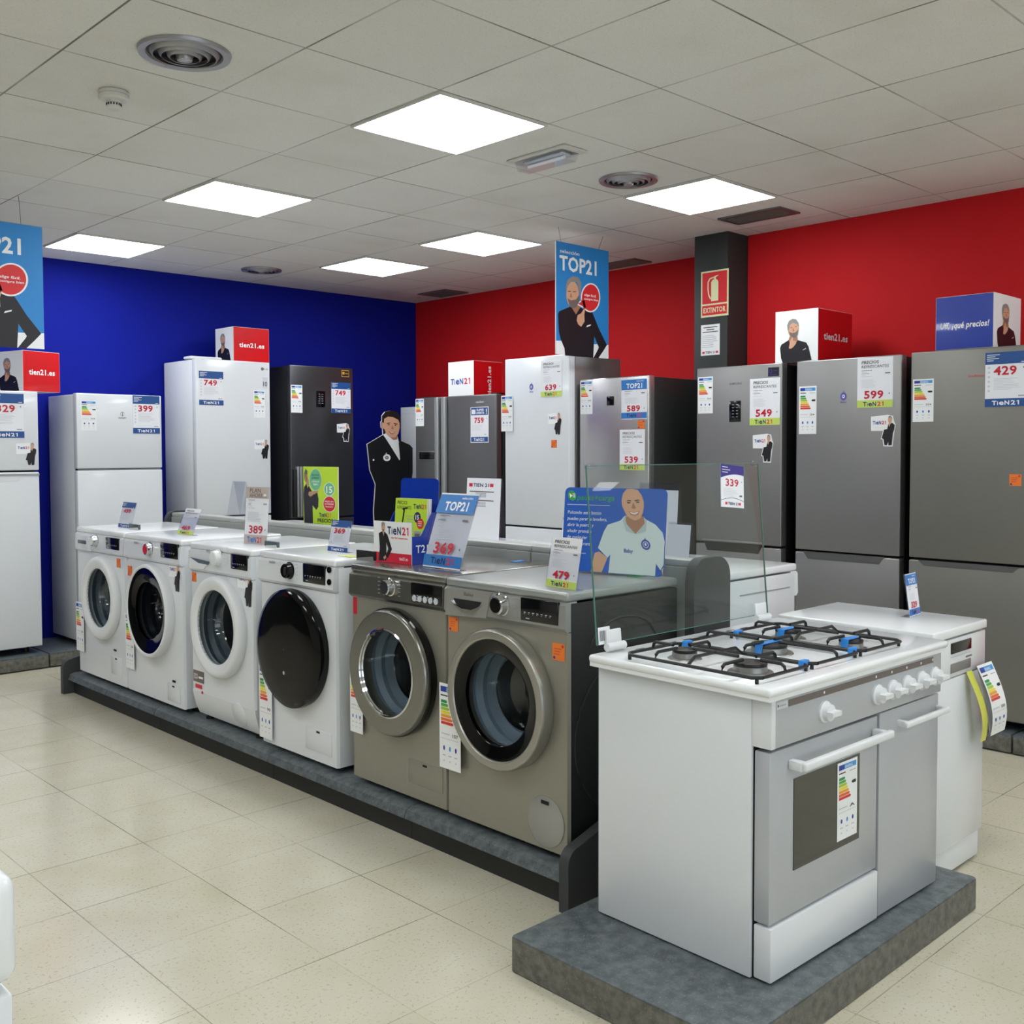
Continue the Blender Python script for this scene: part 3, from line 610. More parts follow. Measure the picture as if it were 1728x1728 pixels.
# side-by-side
t = thing('side_by_side_fridge', 'dark grey side-by-side fridge with two long handles and card 759', 'fridge', (5.15, 6.515, ZP), RX, 'fridges lined up along the walls'); z = lambda h: h-ZP
MB().box(.004, .95, .07, .72, .03, z(1.845), 'dark_side', .006).build('body', t)
MB().box(0, .325, 0, .06, .05, z(1.862), 'inox_dark', .012, 3).build('left_door', t); MB().box(.345, .95, 0, .06, .05, z(1.862), 'inox_dark', .012, 3).build('right_door', t)
MB().box(.325, .345, .02, .06, .05, z(1.85), 'black_gap').build('door_gap', t)
MB().box(.272, .316, -.03, 0, z(.5), z(1.858), 'handle_grey', .008, 3).build('handle', t); MB().box(.354, .40, -.03, 0, z(.5), z(1.858), 'handle_grey', .008, 3).build('handle', t)
MB().box(.05, .27, -.003, 0, z(1.372), z(1.44), 'handle_grey', .004).build('panel_frame', t); MB().box(.055, .265, -.005, -.003, z(1.377), z(1.435), 'display_black', .003).build('control_panel', t)
e = MB().frame(base=.001); energy(e, .008, z(1.64), .105, .215); e.build('energy_label', t); mark(t, 'sauber', .73, z(1.80), .018, 'ink_lightgrey', .09)
for a in (.06, .88):
    for q in (.1, .66): MB().lathe((a, q, 0), 'z', [(.018, .0005), (.018, .032)], 'matte_black', 14).build('foot', t)
for a in (.05, .85): MB().box(a, a+.07, .04, .12, z(1.862), z(1.872), 'matte_black', .003).build('hinge', t)
# 639 white fridge with grey flank
def emblem(b, x, zz, s_, m='ink_violet'):
    b.ell(x, zz, s_, s_*1.15, m, 0, 24); b.ell(x, zz, s_*.42, s_*.5, 'ink_paper', 1, 16); b.ell(x, zz, s_*.2, s_*.25, m, 2, 12); b.poly([(x-s_*.2, zz+s_*1.05), (x+s_*.25, zz+s_*1.05), (x+s_*.15, zz+s_*1.7)], m, 1)
def ex639(t, z):
    b = MB().frame(base=.0008); emblem(b, .26, z(1.872), .018); b.build('brand_emblem', t); mark(t, 'Balay', .243, z(1.835), .011, 'ink_violet', .036)
fridge('tall white fridge with grey metal flank and card 639 under the hanging poster', (4.9, 5.205), .605, 2.07, .93, .52, W, 'inox', True, extra=ex639, stick=(.415, 1.545, .125, False), orn=(.445, 1.463, .052))
e_t = thing('energy_sheet', 'loose energy sheet hanging over the left edge of the tall white fridge', 'energy label', (4.895, 5.235, 1.578), RX)
e = MB().frame(base=.002); energy(e, 0, 0, .115, .245); e.rect(0, 0, .115, .245, 'ink_white', -3); e.build('sheet', e_t)
def ex589(t, z):
    MB().box(.235, .294, -.003, .001, z(1.73), z(1.787), 'display_black', .003).build('control_display', t)
fridge('bright steel fridge with two cards, 589 above 539, beside the tall white one', (4.97, 4.572), .572, 1.905, .90, .6, 'inox_bright', 'graphite_side', True, energy_at=(.008, 1.68, .105, .215), orn=(.488, 1.579, .053), extra=ex589)
def ex549(t, z):
    MB().box(.238, .318, -.003, .001, z(1.612), z(1.735), 'display_black', .004).build('control_display', t)
    b = MB().frame(base=.0034)
    for k in range(5): b.rect(.258, z(1.64+.018*k), .272, z(1.643+.018*k), 'ink_grey', 0); b.rect(.286, z(1.64+.018*k), .30, z(1.643+.018*k), 'ink_grey', 0)
    b.build('display_marks', t); mark(t, 'SAMSUNG', .238, z(1.83), .013, 'ink_brown', .085)
    b = MB().frame(base=.001); b.rect(.50, z(1.866), .572, z(1.917), 'ink_black', 0); b.ell(.517, z(1.895), .012, .012, 'ink_purple', 1); b.ell(.517, z(1.895), .007, .007, 'ink_black', 2); b.rect(.535, z(1.895), .56, z(1.899), 'ink_purple', 1); b.rect(.508, z(1.872), .56, z(1.877), 'ink_purple', 1); b.build('award_sticker', t)
fridge('grey steel fridge with dark touch display, in front of the black pillar, card 549', (5.15, 3.775), .59, 1.94, .89, .6, 'inox', 'matte_black', True, handle=(.055, .475, .845, .912, 'dark'), energy_at=(.012, 1.667, .108, .22), stick=(.40, 1.375, .135, True), extra=ex549)
def ex599(t, z):
    b = MB().frame(base=.0008); emblem(b, .287, z(1.735), .019); b.build('brand_emblem', t); mark(t, 'Balay', .27, z(1.70), .009, 'ink_violet', .036)
fridge('grey steel fridge, second from the right, with card 599 and violet emblem', (5.15, 3.092), .612, 1.94, .885, .6, 'inox', 'matte_black', True, handle=(.05, .53, .842, .882, 'inox_dark'), energy_at=(.018, 1.535, .108, .265), stick=(.445, 1.465, .135, True), extra=ex599)
def ex429(t, z): mark(t, 'infiniton', .29, z(1.80), .012, 'ink_orange_dark', .13)
fridge('rightmost darker steel fridge with card 429 under the glossy blue cube', (5.1, 2.407), .66, 1.94, .893, .65, 'inox_warm', 'matte_black', True, handle=(.05, .545, .86, .888, 'inox_dark'), energy_at=(.012, 1.588, .108, .215), orn=(.492, 1.275, .055), extra=ex429)
# price cards on the fridges
wall_card('blue', '329', 'blue-banded price card 329 on the leftmost white fridge', (2.20, 7.199, 1.535), .215, .29, False)
wall_card('blue', '399', 'blue-banded price card 399 on the white two-door fridge', (3.15, 7.199, 1.572), .198, .27, False)
wall_card('blue', '749', 'blue-banded price card 749 on the tallest white fridge by the blue wall', (3.655, 7.199, 1.79), .198, .253, False)
wall_card('blue', '749', 'blue-banded price card 749 on the black steel fridge', (4.80, 7.169, 1.755), .188, .252, False)
wall_card('super', '759', 'price card 759 with SUPER OFERTA header on the side-by-side fridge', (5.149, 5.845, 1.505), .2, .265)
wall_card('lime', '639', 'lime-footed price card 639 on the tall white fridge', (4.899, 4.853, 1.80), .192, .237)
wall_card('top', '589', 'blue TOP21 price card 589, upper one on the bright steel fridge', (4.969, 4.215, 1.638), .203, .25)
wall_card('lime', '539', 'lime-footed price card 539, lower one on the bright steel fridge', (4.969, 4.228, 1.323), .2, .252)
wall_card('lime', '549', 'lime-footed price card 549 on the steel fridge by the pillar', (5.149, 3.395, 1.59), .2, .268)
wall_card('lime', '599', 'lime-footed price card 599 on the steel fridge with violet emblem', (5.149, 2.725, 1.67), .2, .263)
wall_card('blue', '429', 'blue-banded price card 429 on the rightmost steel fridge', (5.099, 2.035, 1.652), .198, .26)

# ------------------------------------------------------------------ pillar signs
b = MB().frame(base=.003); Wd, Hd = .212, .296
b.rect(0, 0, Wd, Hd, 'ink_glow', 0); b.rect(.01, .085, Wd-.01, Hd-.01, 'ink_signred', 1); b.rect(.01, .012, Wd-.01, .075, 'ink_signred', 1)
b.text('EXTINTOR', .02, .028, .032, 'ink_glow', 2, Wd-.04, bold=2)
b.poly([(.08, .10), (.135, .10), (.135, .222), (.125, .236), (.09, .236), (.08, .222)], 'ink_glow', 2); b.rect(.1, .236, .117, .25, 'ink_glow', 2); b.poly([(.085, .25), (.11, .248), (.14, .262), (.118, .262)], 'ink_glow', 2)
pts = [(.10, .252), (.07, .246), (.056, .225), (.055, .18), (.062, .14), (.076, .115)]
for (a, c_), (d, e) in zip(pts, pts[1:]):
    q = Vector((d-a, e-c_)).normalized()*.004; b.poly([(a-q.y, c_+q.x), (d-q.y, e+q.x), (d+q.y, e-q.x), (a+q.y, c_-q.x)], 'ink_glow', 2)
b.face([(0, 0, 0), (Wd, 0, 0), (Wd, 0, Hd), (0, 0, Hd)], 'ink_glow'); b.face([(Wd, 0, 0), (Wd, -.003, 0), (Wd, -.003, Hd), (Wd, 0, Hd)], 'ink_glow')
ob = b.build('fire_sign', loc=(5.568, 4.047, 2.306)); ob.rotation_euler[2] = RX; tag(ob, 'red EXTINTOR fire extinguisher sign on the black pillar', 'sign')
b = MB().frame(base=.001); b.rect(0, 0, .147, .198, 'ink_white', 0)
for k, q in enumerate((.11, .06, .12)): b.rect(.0735-q/2, .178-.015*k, .0735+q/2, .183-.015*k, 'ink_black', 1)
lines(b, .012, .135, .128, 7, .012, .003, 'ink_grey', 2); b.text('TIEN 21', .036, .012, .014, 'ink_black', 1, .075, bold=2); b.rect(.012, .012, .03, .026, 'ink_logo_red', 1); b.rect(.117, .012, .135, .026, 'ink_logo_red', 1)
ob = b.build('notice_sheet', loc=(5.569, 4.048, 2.06)); ob.rotation_euler[2] = RX; tag(ob, 'white printed notice on the black pillar below the extinguisher sign', 'notice')

# ------------------------------------------------------------------ cardboard man in the corner
t = thing('cardboard_standee', 'cardboard cutout of a smiling dark-haired person in black suit, in the corner', 'cardboard figure', (4.96, 6.9, 0))
sc = .503/345      # metres per crop pixel
def sm(x, y): return ((x-105)*sc*.92, .865+(1385-y)*.00104)
out = [(105, 775), (130, 760), (225, 700), (222, 650), (212, 645), (210, 600), (218, 590), (218, 550), (240, 520), (285, 508), (335, 520), (358, 560), (358, 640), (335, 700), (352, 745), (430, 780), (452, 805), (452, 1000), (400, 1380)]
low = [(.44, .012), (.1, .012)]; P2 = [sm(*p) for p in out]+low+[sm(150, 1300), sm(165, 1090), sm(125, 980)]
MB().prism(P2, 'xz', 0, .012, 'cardboard_white').build('board', t)
b = MB().frame(); b.map = lambda x, y: sm(x, y)
b.map = None; b.poly(P2, 'ink_black', 0)
b.map = sm
b.poly([(225, 700), (240, 690), (330, 700), (340, 740), (353, 895), (348, 905), (280, 790)], 'ink_white', 1)
b.poly([(245, 640), (335, 650), (332, 745), (300, 740), (240, 690)], 'ink_skin_dark', 2)
b.poly([(225, 705), (245, 690), (298, 745), (285, 785)], 'ink_paper', 3); b.poly([(298, 745), (335, 735), (345, 760), (320, 790)], 'ink_paper', 3)
b.poly([(215, 598), (230, 570), (260, 552), (310, 555), (348, 580), (352, 640), (340, 690), (315, 722), (285, 722), (250, 700), (232, 655), (215, 645)], 'ink_skin', 3)
b.poly([(216, 600), (215, 555), (240, 520), (285, 507), (335, 519), (360, 560), (358, 610), (350, 610), (340, 580), (300, 560), (262, 556), (232, 575), (228, 612)], 'ink_darkhair', 4)
b.poly([(252, 608), (278, 603), (278, 609), (254, 614)], 'ink_darkhair', 5); b.poly([(305, 607), (335, 612), (334, 617), (306, 613)], 'ink_darkhair', 5)
b.ell(267, 621, 8, 4, 'ink_darkhair', 5, 10); b.ell(318, 624, 8, 4, 'ink_darkhair', 5, 10); b.poly([(293, 620), (305, 655), (285, 656)], 'ink_skin_dark', 5)
b.poly([(265, 672), (292, 678), (318, 675), (300, 694), (280, 692)], 'ink_lip', 5); b.poly([(272, 675), (292, 680), (312, 678), (298, 686), (282, 685)], 'ink_teeth', 6)
b.ell(251, 882, 28, 28, 'ink_white', 2, 24); b.ell(251, 882, 13, 13, 'ink_black', 3, 16); b.ell(251, 882, 5, 7, 'ink_white', 4, 10); b.ell(150, 899, 6, 8, 'ink_white', 2, 10); b.poly([(235, 862), (248, 840), (252, 862)], 'ink_white', 2)
b.map = None; b.rect(.258, .03, .262, .5, 'ink_grey', 1)
b.build('printed_figure', t)
MB().box(.1, .44, -.10, .2, .0005, .0115, 'matte_black').build('base_plate', t)

# ------------------------------------------------------------------ gondola between the two washer rows
G = thing('display_gondola', 'long charcoal display island carrying the row of washing machines', 'display stand', (0, 0, 0))
segs = ((2.214, 3.02), (3.02, 4.0), (4.0, 5.12), (5.12, 6.28))
for a, c_ in segs:
    MB().prism([(2.325, .085), (2.335, .115), (2.36, .125), (2.985, .125), (2.985, .085)], 'xz', a+.002, c_-.002, 'slate_laminate').build('shelf', G)
    MB().box(2.36, 2.985, a+.001, c_-.001, .0, .084, 'kick_black').build('kickboard', G)
    MB().box(2.985, 3.075, a+.004, c_-.004, 0, 1.03, 'grey_board', .004).build('back_panel', G)
    MB().box(2.99, 3.08, a+.004, c_-.004, .1031e1, 1.055, 'grey_board_top', .004).build('back_cap', G)
    MB().box(3.085, 3.75, a+.001, c_-.001, 0, .125, 'charcoal_board').build('rear_shelf', G)
def endprof(fx):
    p = [(fx, 0), (fx, .13)]
    for k in range(7): a = pi-k*pi/2/6; p.append((fx+.05+.05*cos(a), .15+.055*sin(a)))
    p += [(2.5, .245), (2.62, .30), (2.93, .43), (2.955, .5), (2.955, .98)]
    for k in range(7): a = pi-k*pi/2/6; p.append((3.02+.06*cos(a), 1.0+.065*sin(a)))
    for k in range(7): a = pi/2-k*pi/2/6; p.append((3.10+.075*cos(a), .99+.075*sin(a)))
    p += [(3.175, .3), (3.3, .16), (3.75, .14), (3.75, 0)]
    return p
MB().prism(endprof(2.31), 'xz', 2.172, 2.212, 'charcoal_board').build('end_panel', G)
MB().prism(endprof(2.30), 'xz', 6.284, 6.325, 'charcoal_board').build('end_panel', G)

# ------------------------------------------------------------------ washing machines
SZ = .1255      # shelf surface
def washer(label, x, yl, wd, top, cfg, rx=RX, group='washing machines in the front row'):
    """front left corner on the shelf at (x, yl); local z from the shelf surface"""
    t = thing('washing_machine', label, 'washing machine', (x, yl, SZ), rx, group); z = lambda h: h-SZ
    c = dict(body=W, panel=W, lid='lid_white', side=None, d=.56, cx=wd/2, cz=.618, R=.24, ring='white_plastic', rg=.165, door='ring', pz=.872, bowl='bowl_glass', depth=.055); c.update(cfg)
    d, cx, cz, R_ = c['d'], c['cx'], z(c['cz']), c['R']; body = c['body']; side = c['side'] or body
    b0 = z(.15); zt = z(top); hole = c['rg']+.004
    # shell: open front, plate with the door opening
    b = MB(); th = .004
    sy = .037 if c.get('slope') else .012; zs = z(.27) if c.get('slope') else b0
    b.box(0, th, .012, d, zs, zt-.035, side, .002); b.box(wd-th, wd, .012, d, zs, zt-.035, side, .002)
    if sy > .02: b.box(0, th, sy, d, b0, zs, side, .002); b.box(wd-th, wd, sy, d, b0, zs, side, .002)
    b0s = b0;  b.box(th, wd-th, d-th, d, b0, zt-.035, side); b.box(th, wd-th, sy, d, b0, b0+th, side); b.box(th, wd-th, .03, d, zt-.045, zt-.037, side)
    b.build('shell', t)
    b = MB(); b0 = zs
    if c['door'] != 'disc':
        b.plate(.006, wd-.006, b0, z(c['pz'])-.002, cx, cz, hole, 0, body)
    else: b.face([(.006, 0, b0), (wd-.006, 0, b0), (wd-.006, 0, z(c['pz'])-.002), (.006, 0, z(c['pz'])-.002)], body)
    zt2 = z(c['pz'])-.002
    for q in ([(0, .012, b0), (.006, 0, b0), (.006, 0, zt2), (0, .012, zt2)], [(wd, .012, b0), (wd-.006, 0, b0), (wd-.006, 0, zt2), (wd, .012, zt2)], [(0, .012, b0), (.006, 0, b0), (wd-.006, 0, b0), (wd, .012, b0)]): b.face(q, body)
    b.build('front_panel', t); b0 = b0s
    MB().prism([(-.006, z(c['pz'])), (-.016, z(c['pz'])+.012), (-.012, zt-.04), (.0, zt-.03), (.04, zt-.03), (.04, z(c['pz']))], 'yz', .001, wd-.001, c['panel']).build('control_panel', t)
    MB().box(0, wd, -.006, d+.005, zt-.03, zt, c['lid'], .009, 3).build('top_lid', t)
    MB().box(.003, wd-.003, -.003, .003, z(c['pz'])-.003, z(c['pz']), 'grey_seam').build('panel_seam', t)
    for a in (.06, wd-.06):
        for q in (.06, d-.06): MB().lathe((a, q, 0), 'z', [(.02, .0004), (.02, .012), (.012, .014), (.012, b0+.002)], 'matte_black', 14).build('foot', t)
    # door
    if c['door'] == 'disc':
        do = MB().lathe((cx, 0, cz), 'y', [(R_, .0), (R_+.004, -.02), (R_, -.04), (R_-.015, -.052), (R_-.04, -.058), (R_*.5, -.06), (.001, -.06)], 'gloss_black', 64, False).build('door', t)
        b = MB().frame((cx, -.0605, cz-.1)); b.ell(0, 0, .008, .008, 'ink_grey', 0, 12); b.build('door_mark', do)
    else:
        rg, dp = c['rg'], c['depth']; ro = c.get('rband', rg)
        do = MB().lathe((cx, 0, cz), 'y', ([(R_-.004, .0), (R_, -.008), (R_, -dp*.74), (R_-.003, -dp*.93), (R_-.007, -dp*.99), (R_-.009, -dp), (R_-.011, -dp), (ro+.007, -dp), (ro+.005, -dp), (ro+.002, -dp*.96), (ro, -dp*.85)] if c.get('flatring') else [(R_-.004, .0), (R_, -.010), (R_-.001, -dp*.5), (R_-.006, -dp*.78), (R_-.016, -dp*.95), (R_-.03, -dp), (rg+.025, -dp*.92), (rg+.008, -dp*.82), (rg, -dp*.72), (rg-.001, -dp*.5)]), c['ring'], 64, False).build('door', t)
        if ro != rg:
            MB().lathe((cx, 0, cz), 'y', [(ro+.003, -dp*.88), (ro-.004, -dp*.86), (rg+.006, -dp*.74), (rg, -dp*.66), (rg, -dp*.4)], 'gloss_black', 64, False).build('door_band', do)
        if c.get('rim'): MB().lathe((cx, 0, cz), 'y', [(R_+.002, .001), (R_+.006, -.006), (R_+.005, -dp*.55), (R_-.001, -dp*.64)], c['rim'], 64, False).build('door_rim', do)
        if c.get('trim'): MB().lathe((cx, 0, cz), 'y', [(ro+.012, -dp-.001), (ro+.006, -dp-.004), (ro-.002, -dp*.8)], c['trim'], 64, False).build('trim_ring', do)
        # glass bowl bulging into the drum
        pr = [(rg, -dp*.66), (rg*.985, -dp*.3), (rg*.96, .01), (rg*.88, .065), (rg*.8, .085), (rg*.4, .097), (.001, .1)]
        MB().lathe((cx, 0, cz), 'y', pr, c['bowl'], 48, False).build('door_glass', do)
        MB().lathe((cx, 0, cz), 'y', [(hole+.004, .002), (hole+.02, .03), (hole+.004, .05), (hole+.012, .075), (hole-.02, .09), (hole-.03, .085)], c.get('gas', 'gasket'), 48, False).build('gasket', t)
        dr = MB().lathe((cx, 0, cz), 'y', [(hole-.03, .088), (hole+.03, .10), (hole+.05, .13), (hole+.05, .40), (hole+.03, .42), (.001, .425)], 'drum_steel', 48, False).build('drum', t)
        for k in range(3):
            a = 2*pi*k/3+.5; rr = hole+.035; MB().box(cx+rr*cos(a)-.02, cx+rr*cos(a)+.02, .15, .38, cz+rr*sin(a)-.02, cz+rr*sin(a)+.02, 'gasket_light', .015).build('drum_paddle', dr)
    # controls
    kx, kz, kr, km = c['knob']; kn = MB().lathe((kx, -.013, z(kz)), 'y', [(kr*1.12, 0), (kr*1.12, -.003), (kr, -.005), (kr*.93, -.026), (kr*.8, -.03), (.001, -.03)], km[0], 36, False).build('program_knob', t)
    if len(km) > 1: MB().lathe((kx, -.043, z(kz)), 'y', [(kr*.72, .0), (kr*.7, -.002), (.001, -.002)], km[1], 30, False).build('knob_cap', kn)
    x0, x1, z0, z1 = c['disp']; dd = MB().box(x0, x1, -.018, -.006, z(z0), z(z1), 'display_black', .003).build('display', t)
    b = MB().frame((0, -.018, 0)); n = 7
    for k in range(n): q = x0+(x1-x0)*(.1+.8*k/n); b.rect(q, z(z0)+(z1-z0)*.36, q+(x1-x0)*.05, z(z0)+(z1-z0)*.39, 'ink_lightgrey', 0); b.rect(q, z(z0)+(z1-z0)*.3, q+(x1-x0)*.03, z(z0)+(z1-z0)*.32, 'ink_grey', 0)
    b.rect(x0+(x1-x0)*.15, z(z0)+(z1-z0)*.1, x0+(x1-x0)*.25, z(z0)+(z1-z0)*.14, 'ink_lightgrey', 0); b.build('display_marks', dd)
    b = MB().frame((0, -.0155, 0), base=.0008)
    for a in (kx-kr*2-.012, kx+kr*1.7):
        b = MB().frame((0, -.0155, 0), base=.0008)
        for k in range(5): b.rect(a, z(kz)+.03-.015*k, a+.013, z(kz)+.032-.015*k, 'ink_grey', 0)
        b.build('programme_marks', t)
    if 'extra' in c: c['extra'](t, z, wd)
    return t
def drawer(t, z, x0, x1, z0, z1, m, cut=True, gm='gasket'):
    b = MB(); b.box(x0, x1, -.021, -.002, z(z0), z(z1), m, .004); q = b.build('detergent_drawer', t)
    b = MB(); b.box(x0+(x1-x0)*.18, x0+(x1-x0)*.80, -.0225, -.010, z(z0)+(z1-z0)*.40, z(z0)+(z1-z0)*.66, gm, .004); b.build('drawer_grip', q); return q
def slot(t, x0, x1, zc, hh, m='gasket', lm='white_plastic'):
    q = MB().box(x0, x1, -.0165, -.005, zc, zc+hh, m, .002).build('detergent_drawer', t); MB().prism([(x0+.004, zc-.004), (x1-.004, zc-.004), (x1-.01, zc+hh*.45), (x0+.01, zc+hh*.15)], 'xz', -.019, -.012, lm).build('drawer_grip', q); return q
def esheet(t, z, x, zz, w, h, num=None, off=.012):
    e = MB().frame((0, -off, 0)); energy(e, x, z(zz), w, h, num); e.rect(x, z(zz), x+w, z(zz)+h, 'ink_white', -2); e.build('energy_label', t)
def orn(t, z, x, zz, w=.05): e = MB().frame(base=.0012); orange(e, x, z(zz), w); e.build('orange_sticker', t)
def filt(t, z, x0, x1, z0, z1, m):
    b = MB(); b.box(x0, x1, -.003, .002, z(z0), z(z1), m, .0028, 2); q = b.build('filter_flap', t); MB().box((x0+x1)/2-.012, (x0+x1)/2+.012, -.0042, -.002, z(z1)-.014, z(z1)-.006, 'black_gap').build('flap_catch', q)
def e1(t, z, wd):
    drawer(t, z, .02, .225, .872, .962, W); orn(t, z, .555, .805, .05); esheet(t, z, -.01, .27, .115, .29)
    filt(t, z, .46, .6, .2, .3, W); MB().box(.50, .53, -.004, .001, z(.332), z(.342), 'black_gap').build('flap_catch', t)
washer('white washing machine at the far left end of the island', 2.37, 6.21, .665, 1.003, dict(cx=.37, R=.238, rg=.168, depth=.045, knob=(.31, .937, .031, ('chrome', 'white_plastic')), disp=(.45, .625, .903, .968), extra=e1))
def e2(t, z, wd):
    slot(t, .075, .2, .905, .028); mark(t, 'SIEMENS', .14, z(.955), .011, 'ink_brown', .06).location = (0, -.016, 0)
    orn(t, z, .02, .772, .055); e = MB().frame(base=.0012); man_sticker(e, .515, z(.735), .125, False); e.build('mascot_sticker', t)
    esheet(t, z, .005, .27, .105, .30); MB().box(.54, .57, -.004, .001, z(.272), z(.282), 'black_gap').build('flap_catch', t); filt(t, z, .48, .62, .17, .26, W)
washer('white washing machine with black-banded door and red-faced knob, second from left', 2.37, 5.53, .665, 1.003, dict(cx=.335, R=.243, flatring=1, depth=.05, rg=.15, rband=.222, bowl='smoked_glass', knob=(.33, .937, .033, ('chrome', 'ink_red')), disp=(.455, .645, .905, .982), extra=e2))
def e3(t, z, wd):
    q = MB().prism([(.03, z(.925)), (.22, z(.915)), (.17, z(.882)), (.02, z(.875))], 'xz', -.022, -.004, W2).build('detergent_drawer', t); MB().prism([(.035, z(.93)), (.225, z(.922)), (.215, z(.906)), (.12, z(.908))], 'xz', -.0225, -.019, 'gasket').build('drawer_grip', q)
    mark(t, 'AEG', .19, z(.965), .014, 'ink_brown', .035).location = (0, -.016, 0)
    orn(t, z, .01, .808, .045); e = MB().frame(base=.0012); man_sticker(e, .455, z(.735), .14, False); e.build('mascot_sticker', t)
    b = MB().frame(base=.001); b.rect(.01, z(.315), .12, z(.372), 'ink_brown', 0); b.text('ECO', .02, z(.33), .025, 'ink_white', 1, .035); b.rect(.065, z(.335), .11, z(.345), 'ink_white', 1); b.rect(.03, z(.285), .1, z(.305), 'ink_logo_red', 0); b.ell(.1, z(.27), .01, .008, 'ink_red', 0, 10); b.build('feature_sticker', t)
    MB().prism([(0, z(.271)), (.004, z(.245)), (.018, z(.19)), (.036, z(.151)), (.05, z(.151)), (.05, z(.271))], 'yz', .0, wd, 'white_plastic').build('kick_panel', t)
    q = MB().lathe((0, 0, 0), 'y', [(.062, .01), (.062, -.002), (.059, -.004), (.001, -.004)], W2, 40, False).build('filter_flap', t); q.location = (.44, .011, z(.222)); q.rotation_euler[0] = radians(15)
    b = MB().frame((0, -.0155, 0))
    for k in range(11): b.rect(.385-.004*(k % 2), z(.925+.0075*k), .405, z(.9265+.0075*k), 'ink_grey', 0)
    b.build('scale_marks', t)
washer('white washing machine with plain round door and moulded filter base, third from left', 2.37, 4.775, .60, 1.0, dict(R=.243, rg=.176, depth=.048, slope=1, pz=.866, knob=(.30, .945, .036, ('white_plastic',)), disp=(.425, .575, .905, .975), extra=e3))
def e4(t, z, wd):
    slot(t, .06, .17, .903, .025); mark(t, 'sauber', .10, z(.958), .014, 'ink_brown', .05).location = (0, -.016, 0)
    esheet(t, z, -.005, .17, .108, .33, '90'); filt(t, z, .355, .55, .19, .285, W)
    for q in (.965, .915): MB().lathe((.565, -.013, z(q)), 'y', [(.013, 0), (.013, -.006), (.001, -.006)], 'gloss_black', 20, False).build('button', t)
    MB().box(.27, .282, -.05, -.04, z(.92), z(.955), 'matte_black', .003).build('knob_bar', t)
washer('white washing machine with a full glossy black round door', 2.37, 4.108, .59, 1.005, dict(cx=.283, cz=.607, R=.252, door='disc', knob=(.262, .937, .033, ('gloss_black',)), disp=(.37, .535, .898, .978), extra=e4))
def e5(t, z, wd):
    slot(t, .055, .175, .898, .036, 'black_gap', 'handle_grey')
    esheet(t, z, .0, .33, .085, .27, '174'); filt(t, z, .36, .56, .205, .295, 'washer_silver')
    for k in range(5): MB().lathe((.425+.031*k, -.018, z(.906)), 'y', [(.011, 0), (.011, -.004), (.001, -.004)], 'ink_lightgrey', 18, False).build('button', t)
    b = MB().frame((0, 0, 0)); b.rect(.01, z(.80), .035, z(.868), 'ink_red', 0); b.build('red_sticker', t)
washer('silver washing machine with broad shiny metal door ring, holding the leaflet box', 2.375, 3.415, .585, 1.0, dict(body='washer_silver', panel='ring_grey', lid='ring_grey', side='washer_silver', cx=.29, cz=.612, R=.238, rg=.158, flatring=1, ring='ring_grey', rim='gloss_black', trim='chrome', gas='gasket_light', knob=(.27, .932, .031, ('chrome',)), disp=(.40, .575, .89, .962), extra=e5))
def e6(t, z, wd):
    q = MB().prism([(.012, z(.866)), (.228, z(.878)), (.235, z(.905)), (.248, z(.968)), (.02, z(.963))], 'xz', -.0185, -.006, 'washer_silver_panel').build('detergent_drawer', t)
    b = MB(); b.lathe((.13, -.019, z(.925)), 'y', [(.065, 0), (.06, .0025)], 'black_gap', 30); 
    MB().prism([(.06, z(.93)), (.205, z(.93)), (.19, z(.912)), (.16, z(.9)), (.11, z(.9)), (.075, z(.912))], 'xz', -.0215, -.017, 'black_gap').build('drawer_grip', q)
    MB().prism([(.055, z(.922)), (.075, z(.905)), (.11, z(.888)), (.16, z(.888)), (.19, z(.902)), (.21, z(.922)), (.19, z(.91)), (.16, z(.9)), (.11, z(.9)), (.075, z(.91))], 'xz', -.028, -.018, 'chrome').build('drawer_lip', q)
    mark(t, 'Balay', .115, z(.945), .012, 'ink_brown', .05).location = (0, -.0185, 0)
    orn(t, z, .012, .808, .05); orn(t, z, .525, .778, .055); esheet(t, z, -.02, .315, .115, .305, '107', .02)
    q = MB().lathe((.495, .001, z(.242)), 'y', [(.083, 0), (.083, -.004), (.08, -.0055), (.001, -.0055)], 'washer_silver_panel', 48, False).build('filter_flap', t); MB().box(.478, .512, -.0068, -.005, z(.30), z(.312), 'black_gap').build('flap_catch', q)
    # pressed handle arch and big circle on the right flank
    for (yc, zc, rr, a0, a1) in ((.27, .80, .17, .15, pi-.15), (.30, .50, .27, 0, 2*pi)):
        n = 40; MB().tube([(wd+.0005, yc+rr*cos(a0+(a1-a0)*k/n), z(zc)+rr*sin(a0+(a1-a0)*k/n)*(.55 if rr < .2 else 1)) for k in range(n+1)], .0035, 'graphite_side', 6).build('pressed_rib', t)
washer('silver washing machine at the near right end of the island, round filter cap', 2.37, 2.822, .595, .998, dict(body='washer_silver', panel='washer_silver_panel', lid='washer_top_grey', side='graphite_side', cx=.297, cz=.614, flatring=1, R=.238, rband=.203, rg=.155, ring='ring_silver', gas='gasket_light', knob=(.30, .932, .035, ('chrome', 'gloss_black')), disp=(.395, .565, .892, .967), extra=e6))
